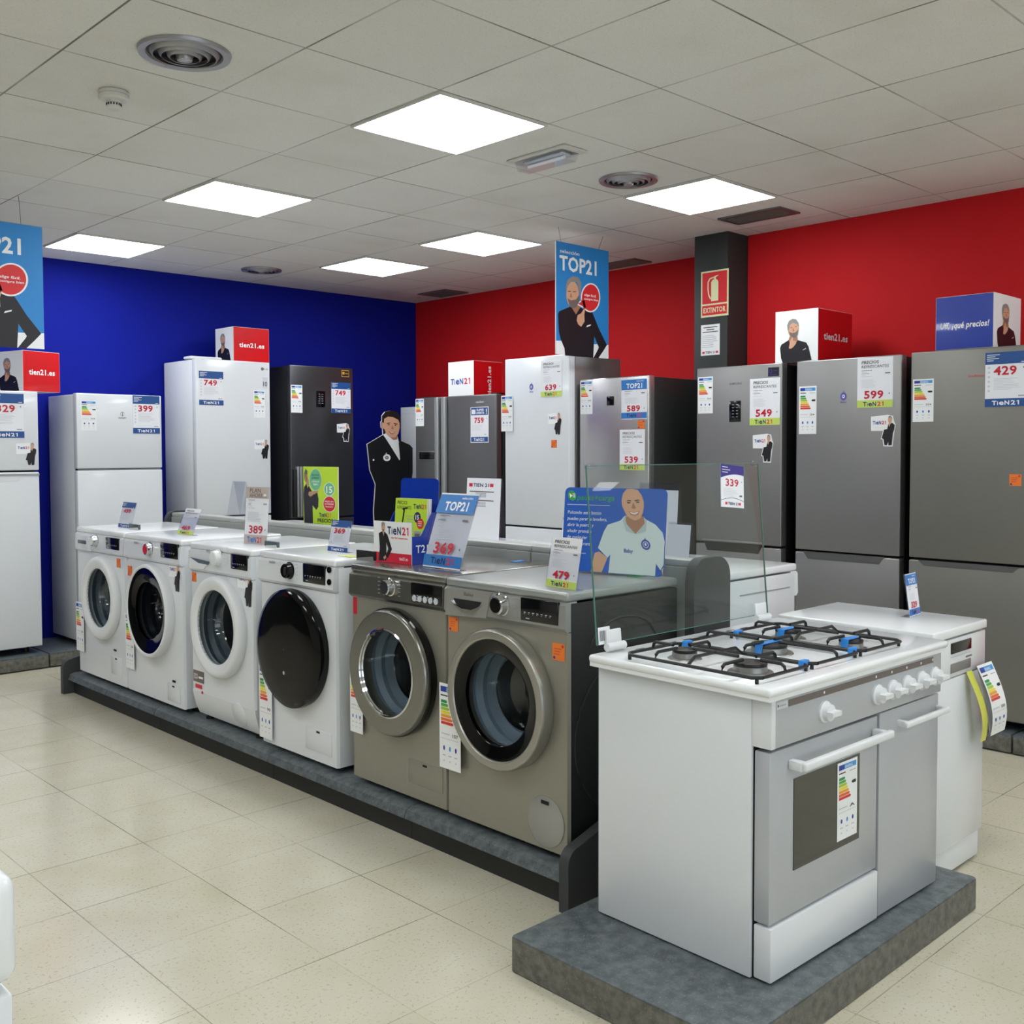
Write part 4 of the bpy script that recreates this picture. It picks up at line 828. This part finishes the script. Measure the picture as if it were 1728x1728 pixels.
# back row, facing away
RB = dict(R=.235, rg=.16, knob=(.3, .937, .033, ('white_plastic',)), disp=(.42, .55, .905, .968), d=.54)
for k, (yy, s_) in enumerate(((5.94, 'carrying the empty clear stand before the tallest white fridge'), (5.315, 'carrying the lime green cardboard sign'), (4.69, 'between the green poster and the leaflet box'), (4.065, 'carrying the standing information sheet'), (3.44, 'behind the sign with the man in a polo shirt'))):
    washer('white appliance of the rear row, '+s_, 3.68, yy-.6+.0, .6, .992, RB, pi/2, 'white appliances in the rear row')
RB2 = dict(RB); RB2['pz'] = .86
t = washer('white dryer at the near end of the rear row, pale flank in view', 3.70, 2.215, .6, .99, RB2, pi/2, 'white appliances in the rear row')
MB().box(-.002, 0, .05, .40, .77, .775, 'grey_seam').build('flank_seam', t)
for a in (.12, .25): 
    n = 14; MB().tube([(-.0005, a+.05*cos(pi-pi*k/n), .62+.03*sin(pi-pi*k/n)**.5) for k in range(n+1)], .0015, 'grey_seam', 5).build('pressed_rib', t)
e = MB().frame(base=.004); e.rect(.02, .5, .1, .72, 'ink_yellow', 0); e.build('yellow_label', t)

# ------------------------------------------------------------------ cards and displays on the washers
ZT = 1.0035
standing_card('blue', '499', 'small blue-banded price card 499 on the far left washing machine', (2.506, 5.95, ZT+.0005), .178, .145, .035)
standing_card('lime', '469', 'small lime-footed price card 469 leaning on the second washing machine', (2.53, 5.25, ZT+.0005), .175, .134, .055)
standing_card('plan', '389', 'tall beige PLAN AHORRO price card 389 on the third washing machine', (2.505, 4.495, 1.001), .165, .272, .02, 10)
standing_card('blue', '369', 'small blue-banded price card 369 on the washing machine with black door', (2.56, 3.862, 1.006), .15, .135, .028)
standing_card('top', '369', 'large blue TOP21 price card 369 leaning beside the leaflet box', (2.50, 3.12, 1.001), .22, .28, .10)
standing_card('lime', '479', 'lime-footed price card 479 in front of the blue sign on the last silver washing machine', (2.43, 2.385, .9995), .15, .162, .03, -6)
standing_card('top', '329', 'small curled price card 329 on the white dishwasher', (3.53, 1.66, .8525), .1, .15, .02, 4, rx=False)
# loose green/blue scraps of tape on the tops
for nm, x, y, z0, ww, dd, m, lb in (('paper_tab', 2.47, 3.55, 1.0055, .10, .05, 'ink_yellow', 'small yellow paper slip on the black-doored washing machine'), ('tape_scrap', 2.86, 2.98, 1.0005, .03, .06, 'blue_tape', 'small blue tape scrap on the silver washing machine beside the leaflet box'), ('green_tab', 2.83, 2.33, .9985, .045, .09, 'ink_green', 'green paper tab under the corner of the blue pause sign')):
    ob = MB().box(x, x+dd, y, y+ww, z0, z0+.0015, m).build(nm); tag(ob, lb, 'paper slip')
# leaflet holder
t = thing('leaflet_holder', 'blue cardboard leaflet box with white front showing a suited man', 'leaflet holder', (2.49, 3.42, 1.0005), RX+radians(4))
MB().prism([(0, 0), (0, .11), (.05, .11), (.11, .2), (.128, .2), (.128, 0)], 'yz', 0, .004, 'gloss_blue').build('side_panel', t)
MB().prism([(0, 0), (0, .11), (.05, .11), (.11, .2), (.128, .2), (.128, 0)], 'yz', .222, .226, 'gloss_blue').build('side_panel', t)
bp = []
for k in range(9): a = pi/2*k/8; bp.append((.226-.02+.02*cos(a), .335-.02+.02*sin(a)))
for k in range(9): a = pi/2+pi/2*k/8; bp.append((.02+.02*cos(a), .335-.02+.02*sin(a)))
ob = MB().prism([(0, 0)]+[(.226, 0)]+bp, 'xz', -.002, .002, 'gloss_blue').build('back_panel', t); ob.location = (0, .131, 0); ob.rotation_euler[0] = radians(-3)
MB().box(0, .226, -.002, .001, 0, .165, 'cardboard_white', .001).build('front_panel', t)
b = MB().frame((0, -.002, 0)); b.rect(0, 0, .226, .165, 'ink_white', 0); b.rect(0, 0, .226, .04, 'ink_logo_red', 1); logo(b, .085, .115, .13, 'ink_navy', 'ink_logo_red', .03); b.text('elige fácil, compra bien', .105, .098, .007, 'ink_logo_red', 2, .1, shear=.15); b.text('tien21.es', .155, .014, .013, 'ink_white', 2, .05)
b.poly([(.032, .115), (.055, .125), (.07, .122), (.085, .112), (.112, .055), (.09, .022), (.07, .012), (.082, .04), (.09, .056), (.078, .08), (.078, .008), (.03, .004), (.038, .06)], 'ink_suit', 3)
b.ell(.060, .14, .010, .019, 'ink_skin', 4, 16); b.poly([(.05, .14), (.05, .158), (.06, .163), (.07, .158), (.07, .145), (.062, .152)], 'ink_hair', 5); b.poly([(.055, .122), (.067, .122), (.064, .105)], 'ink_skin', 4); b.poly([(.06, .02), (.075, .03), (.078, .02), (.066, .01)], 'ink_skin', 5); b.poly([(.052, .132), (.068, .132), (.062, .122)], 'ink_beard', 5)
b.build('printed_front', t)
b = MB().frame((.226, .0, 0), (0, 1, 0), (0, 0, 1), (1, 0, 0)); b.text('T21', .02, .045, .03, 'ink_white', 0, .065); b.build('side_lettering', t)
for k in range(3):
    lf = thing('leaflet', ['front lime leaflet with scooter in the blue leaflet box', 'second lime leaflet in the blue leaflet box', 'rearmost lime leaflet in the blue leaflet box'][k], 'leaflet', (2.57+.0075*k, 3.40-.001*k, 1.015), RX+radians(4), 'leaflets in the blue holder')
    lf.rotation_euler = (radians(-4), 0, RX+radians(4)); b = MB(); b.box(0, .19, 0, .005, 0, .24, 'ink_white'); b.build('pages', lf)
    if k == 0:
        b = MB().frame(); b.rect(0, 0, .19, .24, 'ink_posterlime', 0); b.text('PRECIOS', .012, .215, .014, 'ink_black', 1, .06); b.text('REFRESCANTES', .012, .196, .013, 'ink_black', 1, .085, bold=0); logo(b, .11, .2, .075, 'ink_navy', 'ink_logo_red', .018)
        b.ell(.135, .165, .02, .022, 'ink_navy', 1); b.text('15', .135, .157, .018, 'ink_white', 2, .02, 'c', 2); b.ell(.155, .14, .021, .021, 'ink_bubble', 2); lines(b, .142, .168, .15, 3, .008, .003, 'ink_white', 1, 3)
        b.poly([(.045, .2), (.075, .205), (.075, .198), (.06, .196), (.04, .07), (.034, .07), (.05, .19), (.044, .195)], 'ink_black', 1); lines(b, .07, .12, .17, 8, .012, .003, 'ink_grey', 4); b.rect(.12, .03, .16, .11, 'ink_grey', 1); b.rect(.126, .036, .154, .1, 'ink_brown', 2)
        b.build('cover_print', lf)
# pausa + carga sign
t = thing('pause_sign', 'blue countertop sign with a smiling bald man in a pale polo shirt', 'sign', (2.775, 2.645, 1.0045), RX+radians(13)); t.rotation_euler = (radians(-6), 0, RX+radians(13))
SW, SH = .415, .308
rc = []
for (cx_, cz_, a0) in ((SW-.02, .02, -pi/2), (SW-.02, SH-.02, 0), (.02, SH-.02, pi/2), (.02, .02, pi)):
    for k in range(6): a = a0+pi/2*k/5; rc.append((cx_+.02*cos(a), cz_+.02*sin(a)))
MB().prism(rc, 'xz', 0, .004, 'ink_pausa').build('board', t)
def pm(x, y):      # crop pixel -> sheet (TL 180,180 TR 1400,215 BL -20,1160)
    dx, dy = x-180, y-180; det = 1220*980-35*(-200); a = (dx*980+200*dy)/det; c_ = (1220*dy-35*dx)/det
    return min(max(SW*a, .001), SW-.001), min(max(SH*(1-c_), .0015), SH-.001)
b = MB().frame(); b.poly(rc, 'ink_pausa', 0); b.map = pm
b.poly([(480, 890), (580, 700), (640, 620), (800, 570), (860, 515), (1050, 520), (1110, 560), (1200, 610), (1270, 700), (1300, 800), (1240, 1060), (1180, 1120), (1140, 1050), (1100, 1225), (560, 1190), (620, 960), (580, 1000)], 'ink_polo', 1)
b.poly([(430, 950), (490, 930), (580, 1000), (480, 1185), (350, 1170)], 'ink_skin', 2); b.poly([(1190, 1118), (1235, 1090), (1225, 1225), (1210, 1225)], 'ink_skin', 2)
b.poly([(860, 600), (870, 520), (1080, 520), (1085, 600), (955, 722)], 'ink_skin_dark', 3)
b.poly([(862, 515), (830, 570), (850, 690), (955, 725), (870, 610)], 'ink_polo_shade', 4); b.poly([(1085, 525), (1110, 570), (1080, 690), (960, 722), (1082, 600)], 'ink_polo_shade', 4)
b.poly([(860, 440), (848, 400), (850, 340), (880, 260), (930, 210), (1000, 192), (1060, 220), (1095, 280), (1110, 350), (1100, 420), (1080, 480), (1040, 545), (975, 570), (920, 545), (880, 500)], 'ink_skin', 5)
b.poly([(900, 350), (930, 335), (965, 340), (965, 350), (930, 345)], 'ink_darkhair', 6); b.poly([(1005, 338), (1050, 330), (1075, 342), (1050, 340), (1005, 348)], 'ink_darkhair', 6)
b.ell(932, 366, 22, 8, 'ink_darkhair', 6, 12); b.ell(1038, 360, 22, 8, 'ink_darkhair', 6, 12); b.poly([(985, 360), (1010, 425), (985, 438), (955, 425)], 'ink_skin_dark', 6)
b.poly([(915, 465), (980, 475), (1045, 460), (1020, 505), (980, 515), (940, 505)], 'ink_lip', 6); b.poly([(925, 470), (980, 480), (1035, 466), (1012, 495), (980, 502), (948, 496)], 'ink_teeth', 7)
b.ell(1058, 840, 52, 58, 'ink_polo_blue', 6, 28); b.ell(1058, 840, 34, 38, 'ink_polo', 7, 24); b.ell(1058, 840, 26, 30, 'ink_polo_blue', 8, 20); b.ell(1058, 838, 11, 16, 'ink_white', 9, 12); b.poly([(1045, 790), (1062, 760), (1068, 790)], 'ink_polo_blue', 6)
b.ell(250, 280, 52, 60, 'ink_green', 1); b.poly([(222, 250), (222, 308), (258, 280)], 'ink_white', 2)
for x_ in (264, 282): b.poly([(x_, 252), (x_+9, 252), (x_+4, 306), (x_-5, 306)], 'ink_white', 2)
b.map = None
b.text('Balay', .258, .078, .014, 'ink_polo_blue', 8, .036)
b.text('pausa+carga', .053, .262, .02, 'ink_green', 2, .155, shear=.15)
for k in range(40): b.rect(.012+.0045*k, .243, .0145+.0045*k, .2455, 'ink_white', 1)
for k, (s_, ww) in enumerate((('Pulsando este botón', .14), ('puedes parar la lavadora,', .165), ('abrir la puerta y', .11), ('añadir prendas', .102), ('de cualquier', .085), ('tamaño durante', .105))):
    b.text(s_, .016+.0005*k, .21-.0228*k, .0125, 'ink_white', 1, ww, shear=.12, bold=0)
for k in range(20): b.rect(.012+.0045*k, .065, .0145+.0045*k, .0675, 'ink_white', 1)
b.build('printed_face', t)
MB().box(.05, .30, .004, .05, .012, .015, 'ink_pausa').build('support_foot', t)
# green poster on the back row
t = thing('green_poster', 'lime green cardboard sign with a woman in black standing on the rear row', 'sign', (3.17, 5.02, 1.014), RX+radians(8))
MB().box(0, .285, 0, .005, -.0005, .345, 'cardboard_white').build('board', t)
b = MB().frame(); b.rect(0, 0, .285, .345, 'ink_posterlime', 0); b.map = lambda x, y: ((x-1220)/333*.285, (1622-y)/484*.345)
b.poly([(1228, 1620), (1222, 1350), (1228, 1300), (1255, 1265), (1275, 1290), (1300, 1325), (1330, 1355), (1355, 1330), (1368, 1390), (1365, 1450), (1345, 1475), (1310, 1440), (1312, 1620)], 'ink_suit_light', 1)
b.poly([(1250, 1270), (1240, 1230), (1255, 1200), (1272, 1240), (1278, 1280), (1262, 1310)], 'ink_sand', 2); b.ell(1248, 1222, 15, 40, 'ink_sand', 2, 16); b.poly([(1232, 1250), (1230, 1190), (1243, 1155), (1262, 1170), (1262, 1200), (1245, 1195)], 'ink_brown', 3)
b.poly([(1270, 1360), (1275, 1335), (1320, 1330), (1372, 1312), (1360, 1340), (1330, 1350), (1290, 1375)], 'ink_sand', 3)
b.ell(1342, 1240, 62, 88, 'ink_glow', 4, 36); b.ell(1342, 1240, 57, 83, 'ink_mint', 5, 36)
b.ell(1472, 1310, 52, 54, 'ink_white', 1, 30); b.ell(1472, 1310, 47, 49, 'ink_mint', 2, 30); b.ell(1472, 1425, 60, 62, 'ink_white', 1, 30); b.ell(1472, 1425, 56, 58, 'ink_bubble', 2, 30)
b.map = None
for k, (s_, ww) in enumerate((('Aprovecha', .062), ('el VERANO', .06), ('y disfruta de', .062), ('TIEMPO', .045))): b.text(s_, .104, .295-.018*k, .011, 'ink_navy' if k < 2 else 'ink_white', 6, ww, 'c')
b.text('15', .216, .202, .036, 'ink_white', 3, .05, 'c', 2)
for k, (s_, ww) in enumerate((('MESES SIN', .07), ('INTERESES', .072), ('financiación', .06))): b.text(s_, .215, .15-.014*k, .009, 'ink_white', 3, ww, 'c')
logo(b, .13, .068, .1, 'ink_navy', 'ink_orange', .022); b.text('PRECIOS', .118, .038, .02, 'ink_black', 2, .125, bold=2); b.text('REFRESCANTES', .092, .012, .018, 'ink_green', 2, .185, bold=1)
b.build('printed_face', t); MB().box(.08, .2, .005, .06, -.0005, .02, 'cardboard_white').build('support_foot', t)
# information sheet on rear row
def acrylic_sheet(label, x, y, z0, w, h, lean, yawd, art, stack=True):
    t = thing('acrylic_stand', label, 'display stand', (x, y, z0), RX+radians(yawd)); a = atan2(lean, h)
    ob = MB().box(0, w, 0, .003, 0, h, 'acrylic').build('front_leaf', t); ob.rotation_euler[0] = -a
    if art: b = MB().frame(); art(b, w, h); q = b.build('printed_sheet', ob)
    ob = MB().box(0, w, -.0015, .0015, 0, h*.98, 'acrylic').build('rear_leaf', t); ob.location = (0, lean*2+.006, 0); ob.rotation_euler[0] = a
    return t
def A_info(b, w, h):
    b.rect(.003, 0, w-.003, h-.004, 'ink_paper', 0); b.text('TIEN 21', w*.2, h*.86, h*.05, 'ink_navy', 1, w*.45, bold=2); b.rect(w*.08, h*.86, w*.18, h*.91, 'ink_logo_red', 1); b.rect(w*.68, h*.86, w*.78, h*.91, 'ink_logo_red', 1)
    b.rect(w*.1, h*.78, w*.8, h*.795, 'ink_brown', 1); b.rect(w*.1, h*.65, w*.8, h*.665, 'ink_brown', 1)
    for q in (.70, .56):
        for k in range(4): b.rect(w*.27, h*(q+.06-.018*k), w*.58, h*(q+.07-.018*k), 'ink_grey', 1)
acrylic_sheet('acrylic stand with a printed TIEN 21 sheet on the rear row', 3.32, 3.82, .9935, .25, .325, .02, 0, A_info)
acrylic_sheet('empty clear acrylic stand before the tallest white fridge', 3.25, 6.06, 1.0, .16, .26, .05, 0, None)
acrylic_sheet('clear acrylic stand peeping out above the blue pause sign', 3.40, 2.80, .9925, .21, .32, .02, 0, lambda b, w, h: b.rect(.003, 0, w-.003, h-.03, 'ink_lightgrey', 0))
acrylic_sheet('grey-backed card stand right of the blue pause sign', 3.25, 2.53, .992, .115, .175, .02, 0, lambda b, w, h: b.rect(.003, 0, w-.003, h-.01, 'ink_lightgrey', 0))
acrylic_sheet('clear card stand left of the blue pause sign, partly hidden', 3.20, 3.06, .992, .12, .17, .02, 0, lambda b, w, h: b.rect(.003, 0, w-.003, h-.01, 'ink_paper', 0))

# ------------------------------------------------------------------ platform, cooker, dishwasher
t = thing('cooker_platform', 'low dark grey platform under the gas cooker', 'platform', (1.945, 1.305, 0))
def rr(x0, x1, y0, y1, q):
    p = []
    for cx_, cy_, a0 in ((x1-q, y0+q, -pi/2), (x1-q, y1-q, 0), (x0+q, y1-q, pi/2), (x0+q, y0+q, pi)):
        for k in range(6): a = a0+pi/2*k/5; p.append((cx_+q*cos(a), cy_+q*sin(a)))
    return p
MB().prism(rr(0, 1.325, 0, .745, .012), 'xy', .004, .096, 'platform_edge').build('edging', t)
MB().prism(rr(.002, 1.323, .002, .743, .012), 'xy', .0965, .1, 'slate_laminate').build('top', t)
MB().box(.02, 1.3, .02, .72, 0, .0038, 'matte_black').build('plinth', t)
CK = thing('gas_cooker', 'large white freestanding gas cooker with five burners and raised glass lid', 'cooker', (2.215, 1.40, .1005), radians(-1.2)); z = lambda h: h-.1005
bw = .925
MB().box(.012, bw-.005, .055, .575, .004, z(.828), W, .003).build('body', CK)
MB().box(.0, .012, .05, .575, .004, z(.828), W, .003).build('side_panel', CK)
MB().box(.012, bw-.015, .048, .056, .01, z(.826), 'black_gap').build('front_frame', CK)
MB().box(.002, bw, -.008, .05, z(.702), z(.826), 'cooker_panel', .003).build('control_panel', CK)
MB().box(.0, .02, -.009, .05, z(.702), z(.8265), W, .003).build('panel_end', CK)
b = MB().frame((0, -.008, 0)); b.rect(.075, z(.8), .87, z(.818), 'ink_brown', 0); b.rect(.022, z(.8), .072, z(.818), 'ink_lightgrey', 0); b.poly([(.027, z(.805)), (.027, z(.813)), (.034, z(.809))], 'ink_black', 1); b.rect(.036, z(.8065), .064, z(.8105), 'ink_grey', 1)
for k in (.245, .52, .61, .70, .79, .865): b.ell(k, z(.809), .004, .004, 'ink_white', 1, 10)
b.build('legend_strip', CK)
for k, x_ in enumerate((.245, .525, .612, .70, .788, .875)):
    kn = MB().lathe((x_, -.008, z(.758)), 'y', [(.029, 0), (.029, -.006), (.024, -.01), (.022, -.022), (.001, -.024)], 'white_plastic', 28, False).build('control_knob', CK)
    MB().prism([(x_-.022, z(.752)), (x_+.022, z(.752)), (x_+.022, z(.764)), (x_-.022, z(.764))], 'xz', -.048, -.028, 'white_plastic').build('knob_grip', kn)
od = MB().box(.008, .548, .0, .046, z(.252), z(.692), 'cooker_panel', .004).build('oven_door', CK)
MB().box(.115, .445, -.0025, .001, z(.366), z(.605), 'oven_glass').build('oven_window', od)
b = MB()
for x_ in (.10, .525): b.box(x_-.012, x_+.012, -.04, .0, z(.635), z(.66), 'white_plastic', .004)
b.box(.09, .55, -.052, -.034, z(.637), z(.66), 'white_plastic', .006, 3); b.build('door_handle', od)
e = MB().frame((0, -.003, 0)); energy(e, .325, z(.385), .105, .215, 'A'); e.build('energy_label', od)
MB().box(.008, .548, -.006, .046, .006, z(.245), W, .004).build('storage_drawer', CK)
rd = MB().box(.556, bw-.003, -.002, .046, .006, z(.696), 'cooker_panel', .003).build('side_door', CK)
b = MB()
for x_ in (.665, .91): b.box(x_-.008, x_+.008, -.03, .0, z(.642), z(.66), 'white_plastic', .003)
b.box(.65, .925, -.04, -.026, z(.642), z(.66), 'white_plastic', .005, 3); b.build('door_handle', rd)
MB().prism([(-.025, -.02), (bw+.012, -.02), (bw+.012, .585), (-.025, .585)], 'xy', z(.8285), z(.842), 'lid_white').build('cooktop_skirt', CK)
b = MB(); b.box(-.03, bw+.015, -.025, .59, z(.838), z(.862), 'lid_white', .011, 3); ct = b.build('cooktop', CK)
b = MB().frame((0, 0, z(.8625)), (1, 0, 0), (0, 1, 0), (0, 0, 1), .0004)
for k in range(9): b.rect(.12+.075*k, .535, .16+.075*k, .54, 'black_gap', 0)
b.build('vent_slits', ct)
BUR = ((.125, .36, .036), (.11, .13, .045), (.37, .245, .052), (.61, .335, .04), (.60, .115, .036))
for k, (x_, y_, q) in enumerate(BUR):
    bb = MB().lathe((x_, y_, z(.862)), 'z', [(q*1.35, .0005), (q*1.3, .003), (q, .004), (q*.98, .018), (q*.9, .02)], 'burner_alu', 30, False).build('burner', ct)
    MB().lathe((x_, y_, z(.862)), 'z', [(q*.95, .0195), (q*1.0, .022), (q*.97, .027), (q*.3, .029), (.001, .029)], 'burner_cap', 30, False).build('burner_cap', bb)
    if k > 1: MB().prism([(x_-q*1.1, z(.862)+.0), (x_-q*.95, z(.862)+.03), (x_+q*.95, z(.862)+.03), (x_+q*1.1, z(.862)), (x_+q*1.13, z(.862)), (x_+q*.98, z(.862)+.0315), (x_-q*.98, z(.862)+.0315), (x_-q*1.13, z(.862))], 'xz', y_-.012, y_+.012, 'blue_tape').build('blue_tape', bb)
def grate(x0, x1, y0, y1, single):
    zt_ = z(.8975); zb = z(.878); g = thing_part('grate')
    b = MB(); q = .0048
    def frame_(zz):
        c_ = .02; p = [(x0+c_, y0, zz), (x1-c_, y0, zz), (x1, y0+c_, zz), (x1, y1-c_, zz), (x1-c_, y1, zz), (x0+c_, y1, zz), (x0, y1-c_, zz), (x0, y0+c_, zz), (x0+c_, y0, zz)]
        b.tube(p, q, 'grate_black', 8)
    frame_(zb)
    cxm = (x0+x1)/2
    def finger(ax, ay, bx, by):      # from frame, up, then inwards
        v = Vector((bx-ax, by-ay)); n_ = v.normalized()*.012
        b.tube([(ax, ay, zb), (ax+n_.x*.3, ay+n_.y*.3, zt_-.006), (ax+n_.x, ay+n_.y, zt_), (bx, by, zt_)], q, 'grate_black', 8)
    ys = [(y0+y1)/2] if single else [y0+(y1-y0)*.25, y0+(y1-y0)*.75]
    for yc in ys:
        finger(x0, yc, cxm-.03, yc); finger(x1, yc, cxm+.03, yc)
    finger(cxm, y0, cxm, ys[0]-.035); finger(cxm, y1, cxm, ys[-1]+.035)
    if not single: b.tube([(x0, (y0+y1)/2, zb), (x0+.03, (y0+y1)/2, zt_), (x1-.03, (y0+y1)/2, zt_), (x1, (y0+y1)/2, zb)], q, 'grate_black', 8); b.tube([(cxm, ys[0]+.035, zt_), (cxm, ys[1]-.035, zt_)], q, 'grate_black', 8)
    for (a, c_) in ((x0+.01, y0+.01), (x1-.01, y0+.01), (x0+.01, y1-.01), (x1-.01, y1-.01)): b.tube([(a, c_, z(.8622)), (a, c_, zb)], .005, 'grate_black', 8)
    return b.build('grate', ct)
def thing_part(n): return None
grate(-.01, .235, .025, .465, False); grate(.245, .49, .025, .465, True); grate(.50, .745, .025, .465, False)
for x_, y_ in ((.24, .05), (.24, .44), (.495, .05), (.495, .44)):
    MB().box(x_-.016, x_+.016, y_-.009, y_+.009, z(.868), z(.888), 'blue_tape', .004).build('blue_tape', ct)
# raised glass lid
gl = MB().box(.0, .865, .578, .583, z(.885), z(1.405), 'clear_glass', .001).build('glass_lid', CK)
b = MB()
for (a0, a1, c0, c1) in ((-.0005, .0015, z(.885), z(1.405)), (.8635, .8655, z(.885), z(1.405)), (0, .865, z(1.4035), z(1.4055)), (0, .865, z(.8845), z(.8865))): b.box(a0, a1, .5775, .5835, c0, c1, 'lid_edge') if False else None
mat('glass_edge', '#4f7d70', .15)
for (a0, a1, c0, c1) in ((-.001, .0008, z(.885), z(1.405)), (.8642, .866, z(.885), z(1.405)), (0, .865, z(1.4042), z(1.406)), (0, .865, z(.884), z(.8858))): b.box(a0, a1, .5778, .5832, c0, c1, 'glass_edge')
b.build('glass_rim', gl)
for x_ in (.005, .835): MB().box(x_-.005, x_+.03, .572, .589, z(1.395), z(1.412), 'acrylic', .003).build('lid_buffer', gl)
for x_ in (.05, .80):
    h_ = MB().box(x_-.02, x_+.045, .568, .577, z(.885), z(.925), 'white_plastic', .003).build('lid_hinge', gl); MB().tube([(x_-.025, .565, z(.876)), (x_+.05, .565, z(.876))], .012, 'white_plastic', 16).build('hinge_barrel', h_)
b = MB().frame((0, .5775, 0)); b.rect(.004, z(.83)+.055, .055, z(.935), 'ink_paper', 0)
for k in range(12): b.rect(.01+.0033*k, z(.895), .0117+.0033*k, z(.925), 'ink_black', 1)
b.build('barcode_label', gl)
th_ = .085; py_, pz_ = .58, z(.885); gl.rotation_euler[0] = -th_; gl.location = (0, py_-(py_*cos(th_)+pz_*sin(th_)), pz_-(-py_*sin(th_)+pz_*cos(th_)))
ob = MB().frame(base=.0015); price_art(ob, .13, .142, 'arc', '339'); ob.rect(0, 0, .13, .142, 'ink_paper', -2); ob = ob.build('price_card', loc=(2.848, 1.988, 1.262)); ob.rotation_euler = (-.085, radians(5), radians(-1.2)); tag(ob, 'tilted purple-topped price card 339 on the raised glass lid', 'price card', 'price cards taped to the appliances')

# slim dishwasher
DW = thing('dishwasher', 'slim white dishwasher standing behind the right side of the cooker', 'dishwasher', (3.275, 1.462, 0)); w_ = .43
MB().box(.004, w_-.004, .025, .56, .035, .82, W, .004).build('body', DW)
MB().box(0, w_, -.004, .575, .8205, .852, 'lid_white', .006, 3).build('worktop', DW)
MB().box(.004, w_-.004, .0, .024, .685, .815, W, .004).build('control_panel', DW)
MB().box(.14, w_-.13, -.004, .002, .765, .802, 'display_black', .003).build('grip_recess', DW)
MB().box(.14, w_-.13, -.003, .002, .700, .732, 'inox', .003).build('lower_strip', DW)
b = MB().frame(); b.rect(.14, .753, w_-.13, .755, 'ink_grey', 0); b.rect(.26, .738, .31, .744, 'ink_brown', 0); b.build('panel_marks', DW)
MB().box(.006, w_-.006, .002, .024, .105, .682, W, .004).build('door', DW)
MB().box(.012, w_-.012, .012, .03, .012, .1, W2, .003).build('kick_panel', DW)
for a in (.04, w_-.04):
    for q in (.06, .52): MB().lathe((a, q, 0), 'z', [(.016, .0004), (.016, .036)], 'matte_black', 12).build('foot', DW)
b = MB().frame((0, -.012, 0)); 
class Curl(MB):
    def P(s, a, b_, lay):
        k = (.25-b_)/.25; return Vector((a+.05*k*k+.01*k, -.004-.05*sin(pi*min(1, max(0, k))*.8)*.9-lay*.0004-.002, b_))
e = Curl().frame(); n = 10
for k in range(n): e.rect(0, .25*k/n, .125, .25*(k+1)/n, 'ink_white', -1)
class Sub: pass
energy(e, 0, 0, .125, .25, '233')
o = e.build('energy_sheet', loc=(3.58, 1.448, .455)); tag(o, 'curling energy sheet hanging from the slim dishwasher door', 'energy label')
e = Curl().frame()
for k in range(n): e.rect(0, .25*k/n, .045, .25*(k+1)/n, 'ink_yellow', 0)
o = e.build('yellow_sheet', loc=(3.53, 1.463, .44)); tag(o, 'yellow paper sheet behind the curling energy sheet on the dishwasher', 'paper slip')

# appliance at the lower left edge of the photo
t = thing('white_appliance', 'corner of a white appliance cut by the lower left edge of the photo', 'washing machine', (-.134, 1.507, 0), 0)
MB().box(.0, .61, .0, .56, .03, .695, W, .006).build('body', t); MB().box(.02, .585, .02, .54, .695, .71, 'black_gap').build('seam', t); MB().box(-.005, .618, -.005, .575, .71, .862, 'lid_white', .022, 4).build('top_lid', t)
for a in (.06, .54):
    for q in (.06, .5): MB().lathe((a, q, 0), 'z', [(.02, .0004), (.02, .031)], 'matte_black', 12).build('foot', t)
